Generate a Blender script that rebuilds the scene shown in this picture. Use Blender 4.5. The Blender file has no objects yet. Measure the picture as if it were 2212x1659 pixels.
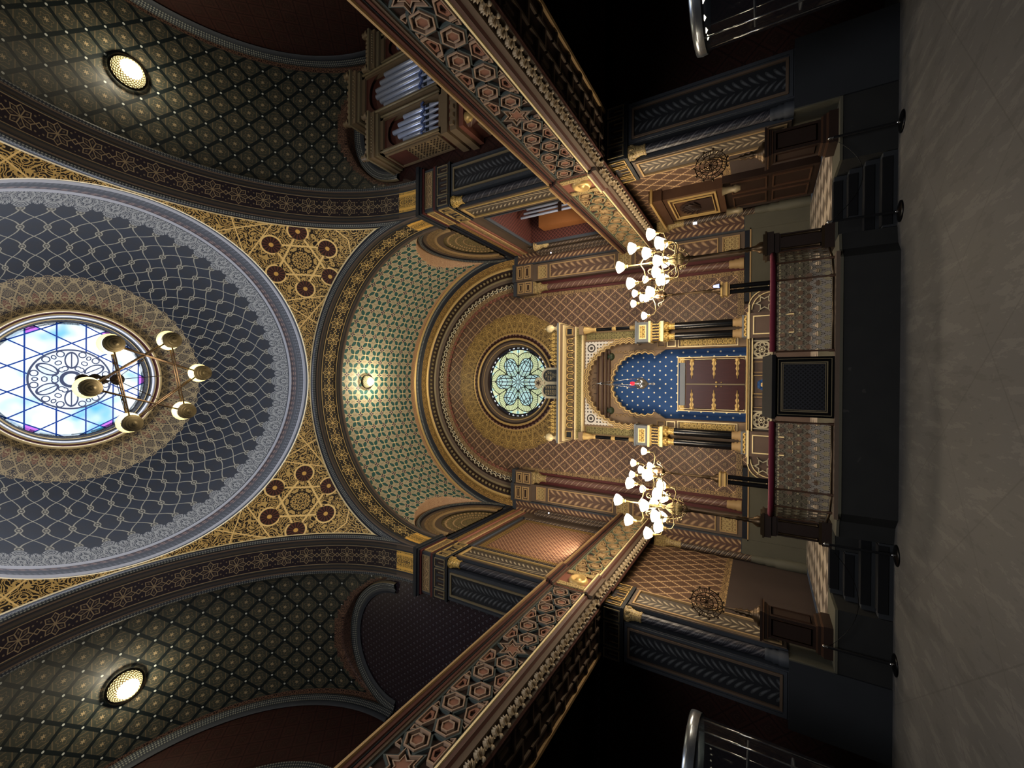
import bpy, bmesh, math, random
from math import sin, cos, pi, sqrt, radians, atan2
from mathutils import Vector, Matrix
random.seed(7)
SC = bpy.context.scene
COL = SC.collection
V = Vector

# ------------------------------------------------------------------ colours
def C(h, k=1.0):
    h = h.lstrip('#')
    r = [int(h[i:i+2], 16) / 255 for i in (0, 2, 4)]
    return tuple([min(1.0, k * (c / 12.92 if c <= .04045 else ((c + .055) / 1.055) ** 2.4)) for c in r] + [1.0])

# ------------------------------------------------------------------ node maths
NT = None
class S:
    def __init__(s, k): s.k = k
    def __add__(a, b): return M('ADD', a, b)
    __radd__ = __add__
    def __sub__(a, b): return M('SUBTRACT', a, b)
    def __rsub__(a, b): return M('SUBTRACT', b, a)
    def __mul__(a, b): return M('MULTIPLY', a, b)
    __rmul__ = __mul__
    def __truediv__(a, b): return M('DIVIDE', a, b)
    def __rtruediv__(a, b): return M('DIVIDE', b, a)
def put(sock, v):
    if isinstance(v, S): NT.links.new(v.k, sock)
    else: sock.default_value = v
def M(op, *a):
    n = NT.nodes.new('ShaderNodeMath'); n.operation = op
    for i, x in enumerate(a): put(n.inputs[i], x)
    return S(n.outputs[0])
def lt(a, b): return M('LESS_THAN', a, b)
def gt(a, b): return M('GREATER_THAN', a, b)
def ab(a): return M('ABSOLUTE', a)
def mn(a, b): return M('MINIMUM', a, b)
def mx(a, b): return M('MAXIMUM', a, b)
def sn(a): return M('SINE', a)
def cs(a): return M('COSINE', a)
def fr(a): return M('FRACT', a)
def fl(a): return M('FLOOR', a)
def pp(a, h=.5): return M('PINGPONG', a, h)       # distance to the next whole number
def hyp(a, b): return M('SQRT', a * a + b * b)
def at2(a, b): return M('ARCTAN2', a, b)
def inv(a): return M('SUBTRACT', 1.0, a)
def vec(x, y, z=0.0):
    n = NT.nodes.new('ShaderNodeCombineXYZ')
    for i, q in enumerate((x, y, z)): put(n.inputs[i], q)
    return S(n.outputs[0])
def mix(f, a, b):
    n = NT.nodes.new('ShaderNodeMix'); n.data_type = 'RGBA'
    put(n.inputs[0], f); put(n.inputs[6], a); put(n.inputs[7], b)
    return S(n.outputs[2])
def noise(v, sc=5.0, det=2.0, rough=.5):
    n = NT.nodes.new('ShaderNodeTexNoise')
    put(n.inputs['Vector'], v); n.inputs['Scale'].default_value = sc
    n.inputs['Detail'].default_value = det; n.inputs['Roughness'].default_value = rough
    return S(n.outputs[0])
def objco():
    n = NT.nodes.new('ShaderNodeTexCoord'); return S(n.outputs['Object'])
def band(v, a, b): return gt(v, a) * lt(v, b)
def ring(d, r, w): return lt(ab(d - r), w)
def arab(x, y, sc=3.0, k=5.0, w=.13, seed=0.0):    # scrolling filler: contour lines of a smooth field
    return lt(pp(noise(vec(x, y, seed), sc, .6) * (k * 1.7)), w * 1.15)

MATS = {}
def mat(name, fn, rough=.6, metal=0.0, emit=None, estr=1.0, bump=None, bd=.01, spec=.3):
    global NT
    m = bpy.data.materials.new(name); m.use_nodes = True
    NT = m.node_tree; NT.nodes.clear()
    out = NT.nodes.new('ShaderNodeOutputMaterial')
    b = NT.nodes.new('ShaderNodeBsdfPrincipled')
    NT.links.new(b.outputs[0], out.inputs[0])
    b.inputs['Specular IOR Level'].default_value = spec
    if callable(fn):
        uvn = NT.nodes.new('ShaderNodeUVMap'); sp = NT.nodes.new('ShaderNodeSeparateXYZ')
        NT.links.new(uvn.outputs[0], sp.inputs[0])
        r = fn(S(sp.outputs[0]), S(sp.outputs[1]))
    else:
        r = fn
    o = {}
    if isinstance(r, dict): o = r; r = o['c']
    put(b.inputs['Base Color'], r)
    put(b.inputs['Roughness'], o.get('r', rough)); put(b.inputs['Metallic'], o.get('m', metal))
    if emit is not None:
        put(b.inputs['Emission Color'], r if emit == 'c' else emit)
        put(b.inputs['Emission Strength'], o.get('e', estr))
    h = o.get('h')
    if h is not None:
        bn = NT.nodes.new('ShaderNodeBump'); bn.inputs['Distance'].default_value = bd
        bn.inputs['Strength'].default_value = .8
        put(bn.inputs['Height'], h); NT.links.new(bn.outputs[0], b.inputs['Normal'])
    MATS[name] = m
    return m
def flat(name, h, rough=.6, metal=0.0, k=1.0, var=.0, **kw):
    c = C(h, k)
    if var:
        d = tuple([x * (1 - var) for x in c[:3]] + [1])
        return mat(name, lambda u, v: mix(noise(objco(), 3.0, 3.0), d, tuple([min(1, x * (1 + var)) for x in c[:3]] + [1])), rough, metal, **kw)
    return mat(name, c, rough, metal, **kw)

# ------------------------------------------------------------------ geometry
class G:
    """collects faces (with uv and material slot) of ONE mesh"""
    def __init__(s): s.v = []; s.f = []; s.uv = []; s.mi = []; s.sm = []
    def poly(s, ps, uv=None, mi=0, smooth=False):
        k = len(s.v); s.v += [tuple(p) for p in ps]
        s.f.append(list(range(k, k + len(ps))))
        if uv is None:
            n = V((0, 0, 0))
            for i in range(len(ps)):
                a, b = V(ps[i]), V(ps[(i + 1) % len(ps)]); n += a.cross(b)
            n = [abs(x) for x in n]
            ax = n.index(max(n))
            uv = [((p[1], p[2]) if ax == 0 else (p[0], p[2]) if ax == 1 else (p[0], p[1])) for p in ps]
        s.uv.append(uv); s.mi.append(mi); s.sm.append(smooth)
    def box(s, x0, x1, y0, y1, z0, z1, mi=0, fit=False):
        p = [(x0, y0, z0), (x1, y0, z0), (x1, y1, z0), (x0, y1, z0), (x0, y0, z1), (x1, y0, z1), (x1, y1, z1), (x0, y1, z1)]
        q = [(0, 0), (1, 0), (1, 1), (0, 1)] if fit else None
        for f in ((0, 1, 5, 4), (1, 2, 6, 5), (2, 3, 7, 6), (3, 0, 4, 7), (4, 5, 6, 7), (3, 2, 1, 0)):
            s.poly([p[i] for i in f], q, mi)
        return s
    def grid(s, fn, nu, nv, mi=0, uv=None, smooth=True, wu=False):
        k = len(s.v); P = []
        for j in range(nv + 1):
            for i in range(nu + 1):
                s.v.append(tuple(fn(i / nu, j / nv)))
        for j in range(nv):
            for i in range(nu):
                a = k + j * (nu + 1) + i
                s.f.append([a, a + 1, a + nu + 2, a + nu + 1])
                c = [(i / nu, j / nv), ((i + 1) / nu, j / nv), ((i + 1) / nu, (j + 1) / nv), (i / nu, (j + 1) / nv)]
                s.uv.append([uv(*q) if uv else q for q in c]); s.mi.append(mi((i+.5)/nu,(j+.5)/nv) if callable(mi) else mi); s.sm.append(smooth)
        return s
    def lathe(s, c, prof, n=24, mi=0, axis='z', smooth=True, a0=0., a1=2 * pi, us=1.0):
        c = V(c); L = [0]
        for i in range(1, len(prof)):
            L.append(L[-1] + sqrt((prof[i][0] - prof[i-1][0]) ** 2 + (prof[i][1] - prof[i-1][1]) ** 2))
        k = len(s.v)
        for r, h in prof:
            for i in range(n + 1):
                a = a0 + (a1 - a0) * i / n
                d = V((r * cos(a), r * sin(a), h))
                if axis == 'x': d = V((h, r * cos(a), r * sin(a)))
                if axis == 'y': d = V((r * cos(a), h, r * sin(a)))
                s.v.append(tuple(c + d))
        for j in range(len(prof) - 1):
            for i in range(n):
                a = k + j * (n + 1) + i
                s.f.append([a, a + 1, a + n + 2, a + n + 1])
                s.uv.append([(i / n * us, L[j]), ((i + 1) / n * us, L[j]), ((i + 1) / n * us, L[j + 1]), (i / n * us, L[j + 1])])
                s.mi.append(mi); s.sm.append(smooth)
        return s
    def tube(s, pts, r, n=8, mi=0, cap=True, us=1.0):
        pts = [V(p) for p in pts]; R = r if isinstance(r, (list, tuple)) else [r] * len(pts)
        k = len(s.v); L = 0; Ls = []; up = None
        for i, p in enumerate(pts):
            t = (pts[min(i + 1, len(pts) - 1)] - pts[max(i - 1, 0)])
            t = t.normalized() if t.length > 1e-9 else V((0, 0, 1))
            if up is None:
                up = V((0, 0, 1)) if abs(t.z) < .9 else V((1, 0, 0))
            a = t.cross(up)
            if a.length < 1e-4: a = t.cross(V((0, 1, 0)))
            a.normalize(); b = a.cross(t).normalized(); up = b
            if i: L += (p - pts[i - 1]).length
            Ls.append(L)
            for j in range(n + 1):
                w = 2 * pi * j / n
                s.v.append(tuple(p + (a * cos(w) + b * sin(w)) * R[i]))
        for i in range(len(pts) - 1):
            for j in range(n):
                q = k + i * (n + 1) + j
                s.f.append([q, q + 1, q + n + 2, q + n + 1])
                s.uv.append([(j / n * us, Ls[i]), ((j + 1) / n * us, Ls[i]), ((j + 1) / n * us, Ls[i + 1]), (j / n * us, Ls[i + 1])])
                s.mi.append(mi); s.sm.append(True)
        if cap:
            for e in (0, len(pts) - 1):
                q = k + e * (n + 1)
                ids = [q + j for j in range(n)]
                s.f.append(ids if e else ids[::-1]); s.uv.append([(0, 0)] * n); s.mi.append(mi); s.sm.append(False)
        return s
    def sweep(s, frames, prof, mi=0, smooth=False, closed=False, uoff=0.0, mis=None):
        """frames: list of (point, A, B); prof: (a, b) pairs laid on A and B. uv = (length along, length round the profile)"""
        k = len(s.v); m = len(prof); L = 0; Ls = []
        pl = [0]
        for i in range(1, m): pl.append(pl[-1] + sqrt((prof[i][0] - prof[i-1][0]) ** 2 + (prof[i][1] - prof[i-1][1]) ** 2))
        pr = None
        for P, A, B in frames:
            P, A, B = V(P), V(A), V(B)
            if pr is not None: L += (P - pr).length
            pr = P; Ls.append(L + uoff)
            for a, b in prof: s.v.append(tuple(P + A * a + B * b))
        for i in range(len(frames) - 1):
            for j in range(m - 1):
                q = k + i * m + j
                s.f.append([q, q + 1, q + m + 1, q + m])
                s.uv.append([(Ls[i], pl[j]), (Ls[i], pl[j + 1]), (Ls[i + 1], pl[j + 1]), (Ls[i + 1], pl[j])])
                s.mi.append(mis[j] if mis else mi); s.sm.append(smooth)
        return s
    def prism(s, poly, y0, y1, mi=0, axis='y', mside=None):
        """polygon (x,z) pushed from y0 to y1 (axis y) or (y,z) along x (axis x) or (x,y) along z"""
        def P(a, b, t): return (a, t, b) if axis == 'y' else (t, a, b) if axis == 'x' else (a, b, t)
        n = len(poly)
        s.poly([P(a, b, y0) for a, b in poly], [(a, b) for a, b in poly], mi)
        s.poly([P(a, b, y1) for a, b in reversed(poly)], [(a, b) for a, b in reversed(poly)], mi)
        ms = mi if mside is None else mside
        for i in range(n):
            a, b = poly[i], poly[(i + 1) % n]
            s.poly([P(*a, y0), P(*a, y1), P(*b, y1), P(*b, y0)], None, ms)
        return s
    def frame(s, outer, inner, y0, y1, mi=0, axis='y'):
        """ring between two polygons with the same number of corners"""
        def P(p, t): return (p[0], t, p[1]) if axis == 'y' else (t, p[0], p[1]) if axis == 'x' else (p[0], p[1], t)
        n = len(outer)
        for i in range(n):
            a, b, c, d = outer[i], outer[(i + 1) % n], inner[(i + 1) % n], inner[i]
            s.poly([P(a, y0), P(b, y0), P(c, y0), P(d, y0)], [a, b, c, d], mi)
            s.poly([P(a, y0), P(a, y1), P(b, y1), P(b, y0)], None, mi)
            s.poly([P(d, y0), P(c, y0), P(c, y1), P(d, y1)], None, mi)
        return s
    def mesh(s, name, mats):
        me = bpy.data.meshes.new(name)
        me.from_pydata(s.v, [], s.f)
        uvl = me.uv_layers.new(name='UVMap')
        dat = []
        for u in s.uv:
            for q in u: dat += [q[0], q[1]]
        uvl.data.foreach_set('uv', dat)
        for m in (mats if isinstance(mats, (list, tuple)) else [mats]): me.materials.append(m)
        me.polygons.foreach_set('material_index', s.mi)
        me.polygons.foreach_set('use_smooth', s.sm)
        me.update()
        bm = bmesh.new(); bm.from_mesh(me)
        bmesh.ops.remove_doubles(bm, verts=bm.verts, dist=1e-5)
        bmesh.ops.recalc_face_normals(bm, faces=bm.faces)
        bm.to_mesh(me); bm.free()
        return me
    def obj(s, name, mats, parent=None, label=None, loc=None):
        o = bpy.data.objects.new(name, s.mesh(name, mats)); COL.objects.link(o)
        if parent is not None:
            o.parent = parent
            o.matrix_parent_inverse = Matrix.Identity(4)
        if loc is not None: o.location = loc
        if label: o['label'] = label
        return o
def struct(g, name, mats, parent=None, label=None):
    o = g.obj(name, mats, parent)
    if parent is None:
        o['kind'] = 'structure'
        if label: o['label'] = label; 
    return o
def tag(o, label, cat, group=None):
    o['label'] = label; o['category'] = cat
    if group: o['group'] = group
    return o
def thing(name, label, cat, loc=(0, 0, 0), group=None, rz=0.0):
    o = bpy.data.objects.new(name, None); COL.objects.link(o)
    o.empty_display_size = .1
    o.location = loc; o.rotation_euler = (0, 0, rz)
    return tag(o, label, cat, group)
def clone(o, parent=None, **kw):
    c = o.copy(); COL.objects.link(c)
    if parent is not None: c.parent = parent
    for ch in list(o.children): clone(ch, c)
    for k, v in kw.items(): c[k] = v
    return c
def arcf(cx, cy, cz, R, a0, a1, n, axis='y', tw=1):
    """frames round an arch; axis y: arch in the XZ plane (A = radial, B = +Y*tw); axis x: arch in the YZ plane (B = +X*tw)"""
    F = []
    for i in range(n + 1):
        a = a0 + (a1 - a0) * i / n
        if axis == 'y': d = V((cos(a), 0, sin(a))); F.append((V((cx, cy, cz)) + d * R, d, V((0, tw, 0))))
        elif axis == 'x': d = V((0, cos(a), sin(a))); F.append((V((cx, cy, cz)) + d * R, d, V((tw, 0, 0))))
        else: d = V((cos(a), sin(a), 0)); F.append((V((cx, cy, cz)) + d * R, d, V((0, 0, tw))))
    return F
def ngon(cx, cy, r, n, a0=0., sy=1.):
    return [(cx + r * cos(a0 + 2 * pi * i / n), cy + sy * r * sin(a0 + 2 * pi * i / n)) for i in range(n)]
def rect(x0, x1, y0, y1): return [(x0, y0), (x1, y0), (x1, y1), (x0, y1)]
def wobj(g, name, mats, parent, label=None):
    """part whose vertices are given in world coordinates, under an unrotated thing"""
    o = g.obj(name, mats, parent, label)
    if parent is not None and parent.type == 'EMPTY': o.location = -parent.location
    return o

# ------------------------------------------------------------------ materials
# --- dome: ogee net between roundels; u counts meridians (whole numbers), v counts rows
def f_dome(u, v):
    Sv = v - sn(v * (2 * pi)) * .108
    a = pp(u - Sv); b = pp(u + Sv)
    line = mx(lt(a, .034), lt(b, .034))
    d = hyp(pp(u), pp(v) * 1.25)
    rd = lt(d, .16); rdin = lt(d, .115); rdot = lt(d, .05)
    cell = gt(cs(u * 2 * pi) * 1.0 + cs(v * 2 * pi), 0.0)
    nz = noise(vec(u, v), 2.2, 4.0)
    base = mix(cell, C('10161e'), C('15161a'))
    base = mix(nz * .45, base, C('1c232e'))
    base = mix(lt(cs(v * 2 * pi), 0.0) * .6, base, C('101a2a'))
    silver = mix(noise(vec(u, v), 9.0, 2.0), C('7a7664'), C('b4ae98'))
    c = mix(line, base, silver)
    c = mix(rd, c, silver); c = mix(rdin, c, C('45423a')); c = mix(rdot, c, silver)
    # lace at the foot of the dome (v < 0), cusped edge
    edge = .05 + ab(sn(u * pi)) * .30 - ab(sn(u * pi * 3)) * .12
    lace = lt(v, 0.0 - edge)
    x = pp(u); k = mx(arab(x, v, 2.6, 6.0, .15), arab(x, v * .8, 6.0, 4.0, .12, 3.0))
    k = mx(k, ring(fr(hyp(pp(u) * 1.1, v + .75) * 4.0), .5, .10) * lt(hyp(pp(u) * 1.1, v + .75), .5))
    lc = mix(k, C('2c3038'), C('9a9a94'))
    lc = mix(lt(pp(u, .5), .02) * lt(v, -.9), lc, C('1d2230'))
    c = mix(lace, c, lc)
    # warm lace round the eye of the dome (v > 3.6)
    e2 = 3.62 + ab(sn(u * pi)) * .16 - ab(sn(u * pi * 3)) * .05
    k2 = mx(arab(pp(u), v, 3.0, 5.0, .14, 7.0), mx(ring(hyp(pp(u + .5) * 1.0, pp(v * .8)) , .22, .045), lt(pp(u * 1.0 + v * .9), .06)))
    k2 = mx(k2, lt(pp(u - v * .9), .06))
    red = lt(hyp(pp(u), (v - 5.15) * .55), .24)
    lc2 = mix(k2, mix(red, C('3a3430'), C('6c4436')), C('a08e68'))
    c = mix(gt(v, e2), c, lc2)
    return c
mat('dome_net', f_dome, .7)

def rosette(x, y, R, n=8):
    """x, y local; petals with pointed tips, outlined"""
    th = at2(y, x); r = hyp(x, y)
    p = pp(th * (n / (2 * pi)))          # 0 on a petal axis, .5 between
    a = p * (2 * pi / n); px = r * cs(a); py = r * sn(a)
    # petal : kite from centre to tip
    k1 = px + py * 1.25
    k2 = py - px * .41
    out = mn(lt(k1, R), lt(k2, .0))
    line = mx(lt(ab(k1 - R), .013) * lt(k2, .03 * R), lt(ab(k2), .009) * lt(k1, R))
    dot = lt(hyp(px - R * .62, py * 1.8), R * .13)
    return line, dot, out

# --- soffit band of the great arches; u along the band in m, v across 0..0.9
def f_band(base, base2, ln):
    def f(u, v):
        P = .54
        x = pp(u / P) * P; y = v - .45
        xs = (fr(u / P + .5) - .5) * P
        l, d, o = rosette(xs, y, .215)
        z = pp(u / P + .5) * P
        dia = lt(ab(z + ab(y) - .052), .012)
        dots = lt(hyp(z - .06, ab(y) - .14), .018) + lt(hyp(z - .0, ab(y) - .19), .012)
        bg = mix(noise(vec(u, v), 3.0, 3.0), C(base), C(base2))
        c = mix(mn(dots + d * .6, 1.0), bg, C(ln, .6))
        c = mix(mx(l, dia), c, C(ln))
        c = mix(gt(ab(y), .245), c, C(ln)); c = mix(gt(ab(y), .264), c, C('40382f'))
        c = mix(gt(ab(y), .36), c, C('2a2b2e')); 
        return c
    return f
mat('arch_band_front', f_band('15100d', '1d1612', 'c8ac6c'), .55)
mat('arch_band_side', f_band('24141a', '15161e', '8a795c'), .55)
def f_bandend(u, v):
    x = ab(v - .45)
    k = mx(arab(x, u, 10.0, 4.0, .18), arab(x, pp(u * 6) * .2, 16.0, 3.0, .15, 2.0))
    c = mix(k, C('2c241a'), C('c79c4a'))
    c = mix(band(x, .15, .21), c, C('e0ad50')); c = mix(gt(x, .24), c, C('caa050')); c = mix(gt(x, .262), c, C('4a4038'))
    return c
mat('arch_band_end', f_bandend, .5)

# --- studded dark torus
def f_stud(a, b, P=.055, k=.6):
    def f(u, v):
        d = hyp(pp(u / P), pp(v / P + fl(u / P) * .0))
        n = noise(vec(u, v), 14.0, 2.0)
        c = mix(lt(d, .33), C(a), C(b))
        return {'c': mix(n * .5, c, C(a)), 'h': lt(d, .33)}
    return f
mat('stud_blue', f_stud('2a3038', '8d8f84'), .5)
mat('stud_gold', f_stud('4a3820', 'c09850', .05), .45)
mat('stud_red', f_stud('2a0e0c', '8a6a58', .16), .5)
mat('stud_white', f_stud('26282c', '6e7074', .09), .5)

# --- pendentive : u, v local metres round the star centre; alpha given by az / el stored in uv
def f_pend(u, v):
    r = hyp(u, v)
    def tri(s):
        a = (v * s * -1.0); b = u * .8660254 + v * s * .5; c = u * -.8660254 + v * s * .5
        return mx(mx(a, b), c)
    t1 = tri(-1.0); t2 = tri(1.0)
    th = at2(v, u); p = pp(th * (6 / (2 * pi)) + .5)
    a = p * (2 * pi / 6); px = r * cs(a); py = r * sn(a)
    rd = hyp(px - .84, py)
    strap = mx(lt(ab(t1 - .42), .026), lt(ab(t2 - .42), .026)) * gt(rd, .26)
    rr = ring(rd, .26, .024) * mx(gt(px, .66), 0.0)
    star = mn(t1, t2)
    k = mx(arab(py, px, 3.2, 7.0, .14), arab(py, px, 7.0, 4.0, .12, 5.0))
    k2 = mx(arab(ab(u), v, 3.2, 7.0, .15, 2.0), arab(ab(u), v, 7.6, 4.0, .12, 9.0))
    k2 = mx(k2, 0.0)
    inn = lt(r, .5)
    c0 = mix(mix(inn, k2, k), C('211811'), C('caaa68'))
    wheel = mix(lt(pp(at2(py, px - .84) * (14 / (2 * pi))), .28), C('5c3428'), C('2a1a16'))
    c0 = mix(lt(rd, .24), c0, wheel); c0 = mix(lt(rd, .06), c0, C('dcae5c'))
    # long straps beyond the star, up each side and down
    far = mx(lt(ab(ab(u) * .94 + v * .36 - 1.12), .018), lt(ab(ab(u) * .94 - v * .36 - 1.12), .018))
    far = mx(far, lt(ab(ab(u) * .4 + ab(v) * .9 - 1.4), .016))
    far = mx(far, lt(ab(ab(u) * .9 - ab(v + .1) * .42 - 1.9), .016))
    c0 = mix(gt(r, 1.12) * 0.0 + far * gt(r, 1.08), c0, C('f0d08a'))
    c0 = mix(mx(strap, rr), c0, C('f4d48c'))
    return c0
mat('pendentive_gold', f_pend, .5)
flat('gold', 'c4a468', .4, .4, 1.0)
flat('gold_bright', 'ecd8a4', .45, .15, 1.0)
flat('gold_dull', '7c7056', .45, .2)
flat('rim_white', 'b4b6bc', .5)
flat('navy', '10151f', .5)
flat('slate', '33373d', .6, var=.15)
flat('slate_dark', '1c1f23', .6)
flat('brown_dark', '2a1c17', .6)
flat('taupe', '57493d', .6, var=.12)
flat('stone_grey', '6a6458', .7, var=.12)
flat('salmon', '7a4c3e', .6, var=.15)
flat('maroon', '4b1f1d', .6, var=.15)
flat('tan', '9c8058', .6, var=.1)
flat('black_metal', '0b0b0c', .3, .6)
flat('chrome', 'c0c0c0', .15, 1.0)
flat('steel_pipe', 'aab4cc', .35, .55)
flat('bronze', '4a3c2c', .35, .8)
flat('brass', '8c7c58', .35, .7)
flat('bronze_dark', '1f1a16', .35, .7)
flat('cup_bronze', '4c4430', .42, .7); flat('dado_mauve', '3c322e', .7, var=.12)
flat('marble_black', '0c0d10', .18)
flat('cream', 'b8ae92', .6)
flat('wood_dark', '24160f', .55, var=.25)
flat('wood_brown', '442e20', .45, var=.25)

# --- teal and cream chancel vault, u and v in metres
def f_teal(u, v):
    P = .47
    x = fr(u / P) - .5; y = fr(v / P) - .5
    X = ab(x); Y = ab(y)
    leaf = lt(ab(X - Y), .17) * band(mx(X, Y), .05, .40) * gt(mn(X, Y), .03)
    leaf = mx(leaf, lt(ab(X - Y), .2) * band(X + Y, .30, .5))
    a = .5 - X; b = .5 - Y
    cross = mx(lt(a, .06) * lt(b, .2), lt(b, .06) * lt(a, .2))
    cd = lt(hyp(a, b), .035); cd = mx(cd, lt(hyp(X, Y), .035))
    star = mx(lt(pp((x + y * .5) * 4), .08), lt(pp((x - y * .5) * 4), .08)) * gt(ab(X - Y), .22)
    n = noise(vec(u, v), 2.0, 3.0)
    c = mix(n, C('938a74'), C('b0a68c'))
    c = mix(star * .6, c, C('7a6848'))
    out = lt(ab(X - Y), .21) * band(mx(X, Y), .02, .44)
    c = mix(out, c, C('c8b88c'))
    c = mix(leaf, c, C('28504e')); c = mix(cross, c, C('4c4048')); c = mix(cd, c, C('d8d0b4'))
    return c
mat('vault_teal', f_teal, .6)
# --- dark transept vault
def f_dark(u, v):
    P = .62
    x = u / P; y = v / P
    a = x + y; b = x - y
    grid_ = lt(mn(pp(a), pp(b)), .085)
    fa = fr(a) - .5; fb = fr(b) - .5
    knot = lt(hyp(pp(a), pp(b)), .055)
    r = hyp(fa, fb)
    th = at2(fa, fb)
    ros = lt(r, .08 + .035 * cs(th * 6)); star = ring(r * (1.0 + .2 * cs(th * 6)), .22, .016)
    corner = mx(lt(ab(ab(fa) + ab(fb) - .55), .03), 0.0)
    sp = arab(ab(fa), ab(fb), 9.0, 3.0, .14)
    n = noise(vec(u, v), 1.3, 2.0)
    c = mix(n, C('2f3630'), C('3a3a32'))
    c = mix(sp * .3, c, C('50483c'))
    c = mix(mx(star, corner), c, C('5c5240')); c = mix(ros, c, C('8c7c60'))
    c = mix(grid_, c, C('12191a'))
    c = mix(knot, c, C('b0b4ae'))
    return c
mat('vault_dark', f_dark, .45)
def f_lace(a, b, sc=7.0):
    def f(u, v):
        x = pp(u * 2.2) / 2.2
        k = mx(arab(x, v, sc, 5.0, .16), arab(x, v, sc * 2, 4.0, .14, 4.0))
        return mix(k, C(a), C(b))
    return f
mat('lace_dark', f_lace('1f1414', '6a5040'), .5)
mat('lace_gold', f_lace('4a3620', 'b08c50'), .5)
mat('lace_pink', f_lace('7a5040', 'c0a078', 16.0), .5)
mat('lace_olive', f_lace('3a3426', '94825a', 9.0), .5)
mat('lace_brown', f_lace('3a2820', '9a8058', 8.0), .5)
mat('lace_slate', f_lace('1c2026', '6c7078', 9.0), .5)

# --- diamond net wall; u, v metres
def f_net(bg, bg2, ln, motif, pu=.40, pv=.60, w=.045, mk=1.0):
    def f(u, v):
        a = u / pu + v / pv; b = u / pu - v / pv
        j = lt(pp(v * 18), .25) * .02
        g = lt(mn(pp(a) , pp(b)) + j, w)
        fa = fr(a) - .5; fb = fr(b) - .5
        X = (fa + fb); Y = (fa - fb)          # cell centre coordinates
        r = hyp(X, Y * .8)
        m = mx(ring(r, .20, .035) * gt(Y, -.15), lt(r, .07))
        m = mx(m, lt(hyp(ab(X) - .0, ab(Y) - .42), .05)); m = mx(m, lt(hyp(ab(X) - .36, Y), .05))
        dk = lt(ab(X) + ab(Y), .62)
        n = noise(vec(u, v), 3.0, 3.0)
        c = mix(n, C(bg), C(bg2)); c = mix(dk * .45, c, C('1a0f0c'))
        c = mix(m * mk, c, C(motif)); c = mix(g, c, C(ln))
        return c
    return f
mat('wall_net', f_net('5c463a', '6a5244', 'ccaa7c', '8c7454', .37, .42, .036), .5)
mat('wall_net_side', f_net('5c463a', '6c5240', 'bca078', '6a5240', .34, .46, .045, .5), .5)
mat('wall_net_small', f_net('6a4434', '7a503e', 'a08060', '3e2620', .13, .13, .09, .6), .5)
mat('wall_net_dark', f_net('221c22', '2a2026', '34282c', '8a8896', .17, .22, .04, .5), .4)
mat('wall_net_red', f_net('2c1512', '34201a', '20100e', '3c2a22', .5, .5, .05, .4), .5)
# --- leaf garland panel, u across (0 in the middle), v up
def f_leaf(bg, lf, P=.13, W=.16, edge=None, EW=.2):
    def f(u, v):
        X = ab(u)
        q = v - X * .9
        y = (fr(q / P) - .5) * P
        x = X - W * .5
        e = hyp(x / (W * .42), (y + x * x * 3.0) / (P * .27))
        l = lt(e, 1.0)
        l2 = lt(e, .55)
        n = noise(vec(u, v), 8.0, 3.0)
        c = mix(n, C(bg), C(bg, 1.5))
        c = mix(l * .7, c, C(lf)); c = mix(l2, c, C(lf, 1.5))
        if edge: c = mix(gt(X, EW), c, C(edge))
        return {'c': c, 'h': l}
    return f
mat('leaf_slate', f_leaf('1a1c20', '44474a', .12, .2), .5)
mat('leaf_taupe', f_leaf('3a332c', '8a7e68', .12, .17), .5)
mat('leaf_ochre', f_leaf('46322a', '8c7254', .15, .2), .5)
mat('palm_brown', f_leaf('4a382e', '826a50', .22, .24), .5)
def f_twist(a, b, k=5.0):
    def f(u, v):
        t = pp(u * 3.0 + v * k)
        c = mix(lt(t, .10), C(a), C(b)); c = mix(lt(pp(v * 30.0 + u * 9), .2) * gt(t, .3) * .5, c, C(b))
        return {'c': c, 'h': t}
    return f
mat('shaft_slate', f_twist('22232a', '4e4c50'), .4)
mat('shaft_mauve', f_twist('5a3c36', '84705e'), .45)
mat('shaft_brown', f_twist('2c221e', '7c6c58', 8.0), .45)

# --- floor
def f_floor(u, v):
    n = noise(vec(u, v), 1.4, 6.0); n2 = noise(vec(u, v * .5), 12.0, 4.0)
    n3 = noise(vec(u * 2.0, v * .4, 5.0), 3.0, 5.0, .7)
    c = mix(n, C('3a3937'), C('545250')); c = mix(n2 * .5, c, C('4a4845')); c = mix(gt(n3, .56) * .35, c, C('625f5a')); c = mix(lt(n3, .42) * .35, c, C('363533'))
    sp = gt(noise(vec(u, v, 3.0), 5.0, 2.0), .73)
    c = mix(sp * .2, c, C('66625a'))
    g = mx(lt(pp((u * .8 + v * .6) / 1.1), .007), lt(pp((v * .8 - u * .6) / 1.3), .006))
    return {'c': mix(g * .4, c, C('34322f')), 'r': .6 + .2 * n}
mat('floor_stone', f_floor)
def f_tiles(u, v):
    ch = gt(sn((u + v) * 6.5) * sn((u - v) * 6.5), 0.0)
    wv = noise(vec(u * 3.5, v * .5), 3.0, 2.0)
    c = mix(ch, C('5c5248'), C('b8aa98')); return mix(wv * .4, c, C('8f8474'))
mat('stage_tiles', f_tiles, .35)
def f_stagef(u, v):
    n = noise(vec(u, v), 3.0, 6.0)
    c = mix(n, C('151617'), C('232423'))
    return mix(gt(noise(vec(u, v, 2.0), 6.0, 3.0), .72) * .3, c, C('4a4844'))
mat('stage_front', f_stagef, .75)
flat('plinth_green', '23262a', .7, var=.15)
flat('plinth_lit', '4c4a3e', .7, var=.12)
flat('carpet_black', '08090c', .95)
flat('velvet', '5a1228', .8)

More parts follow.
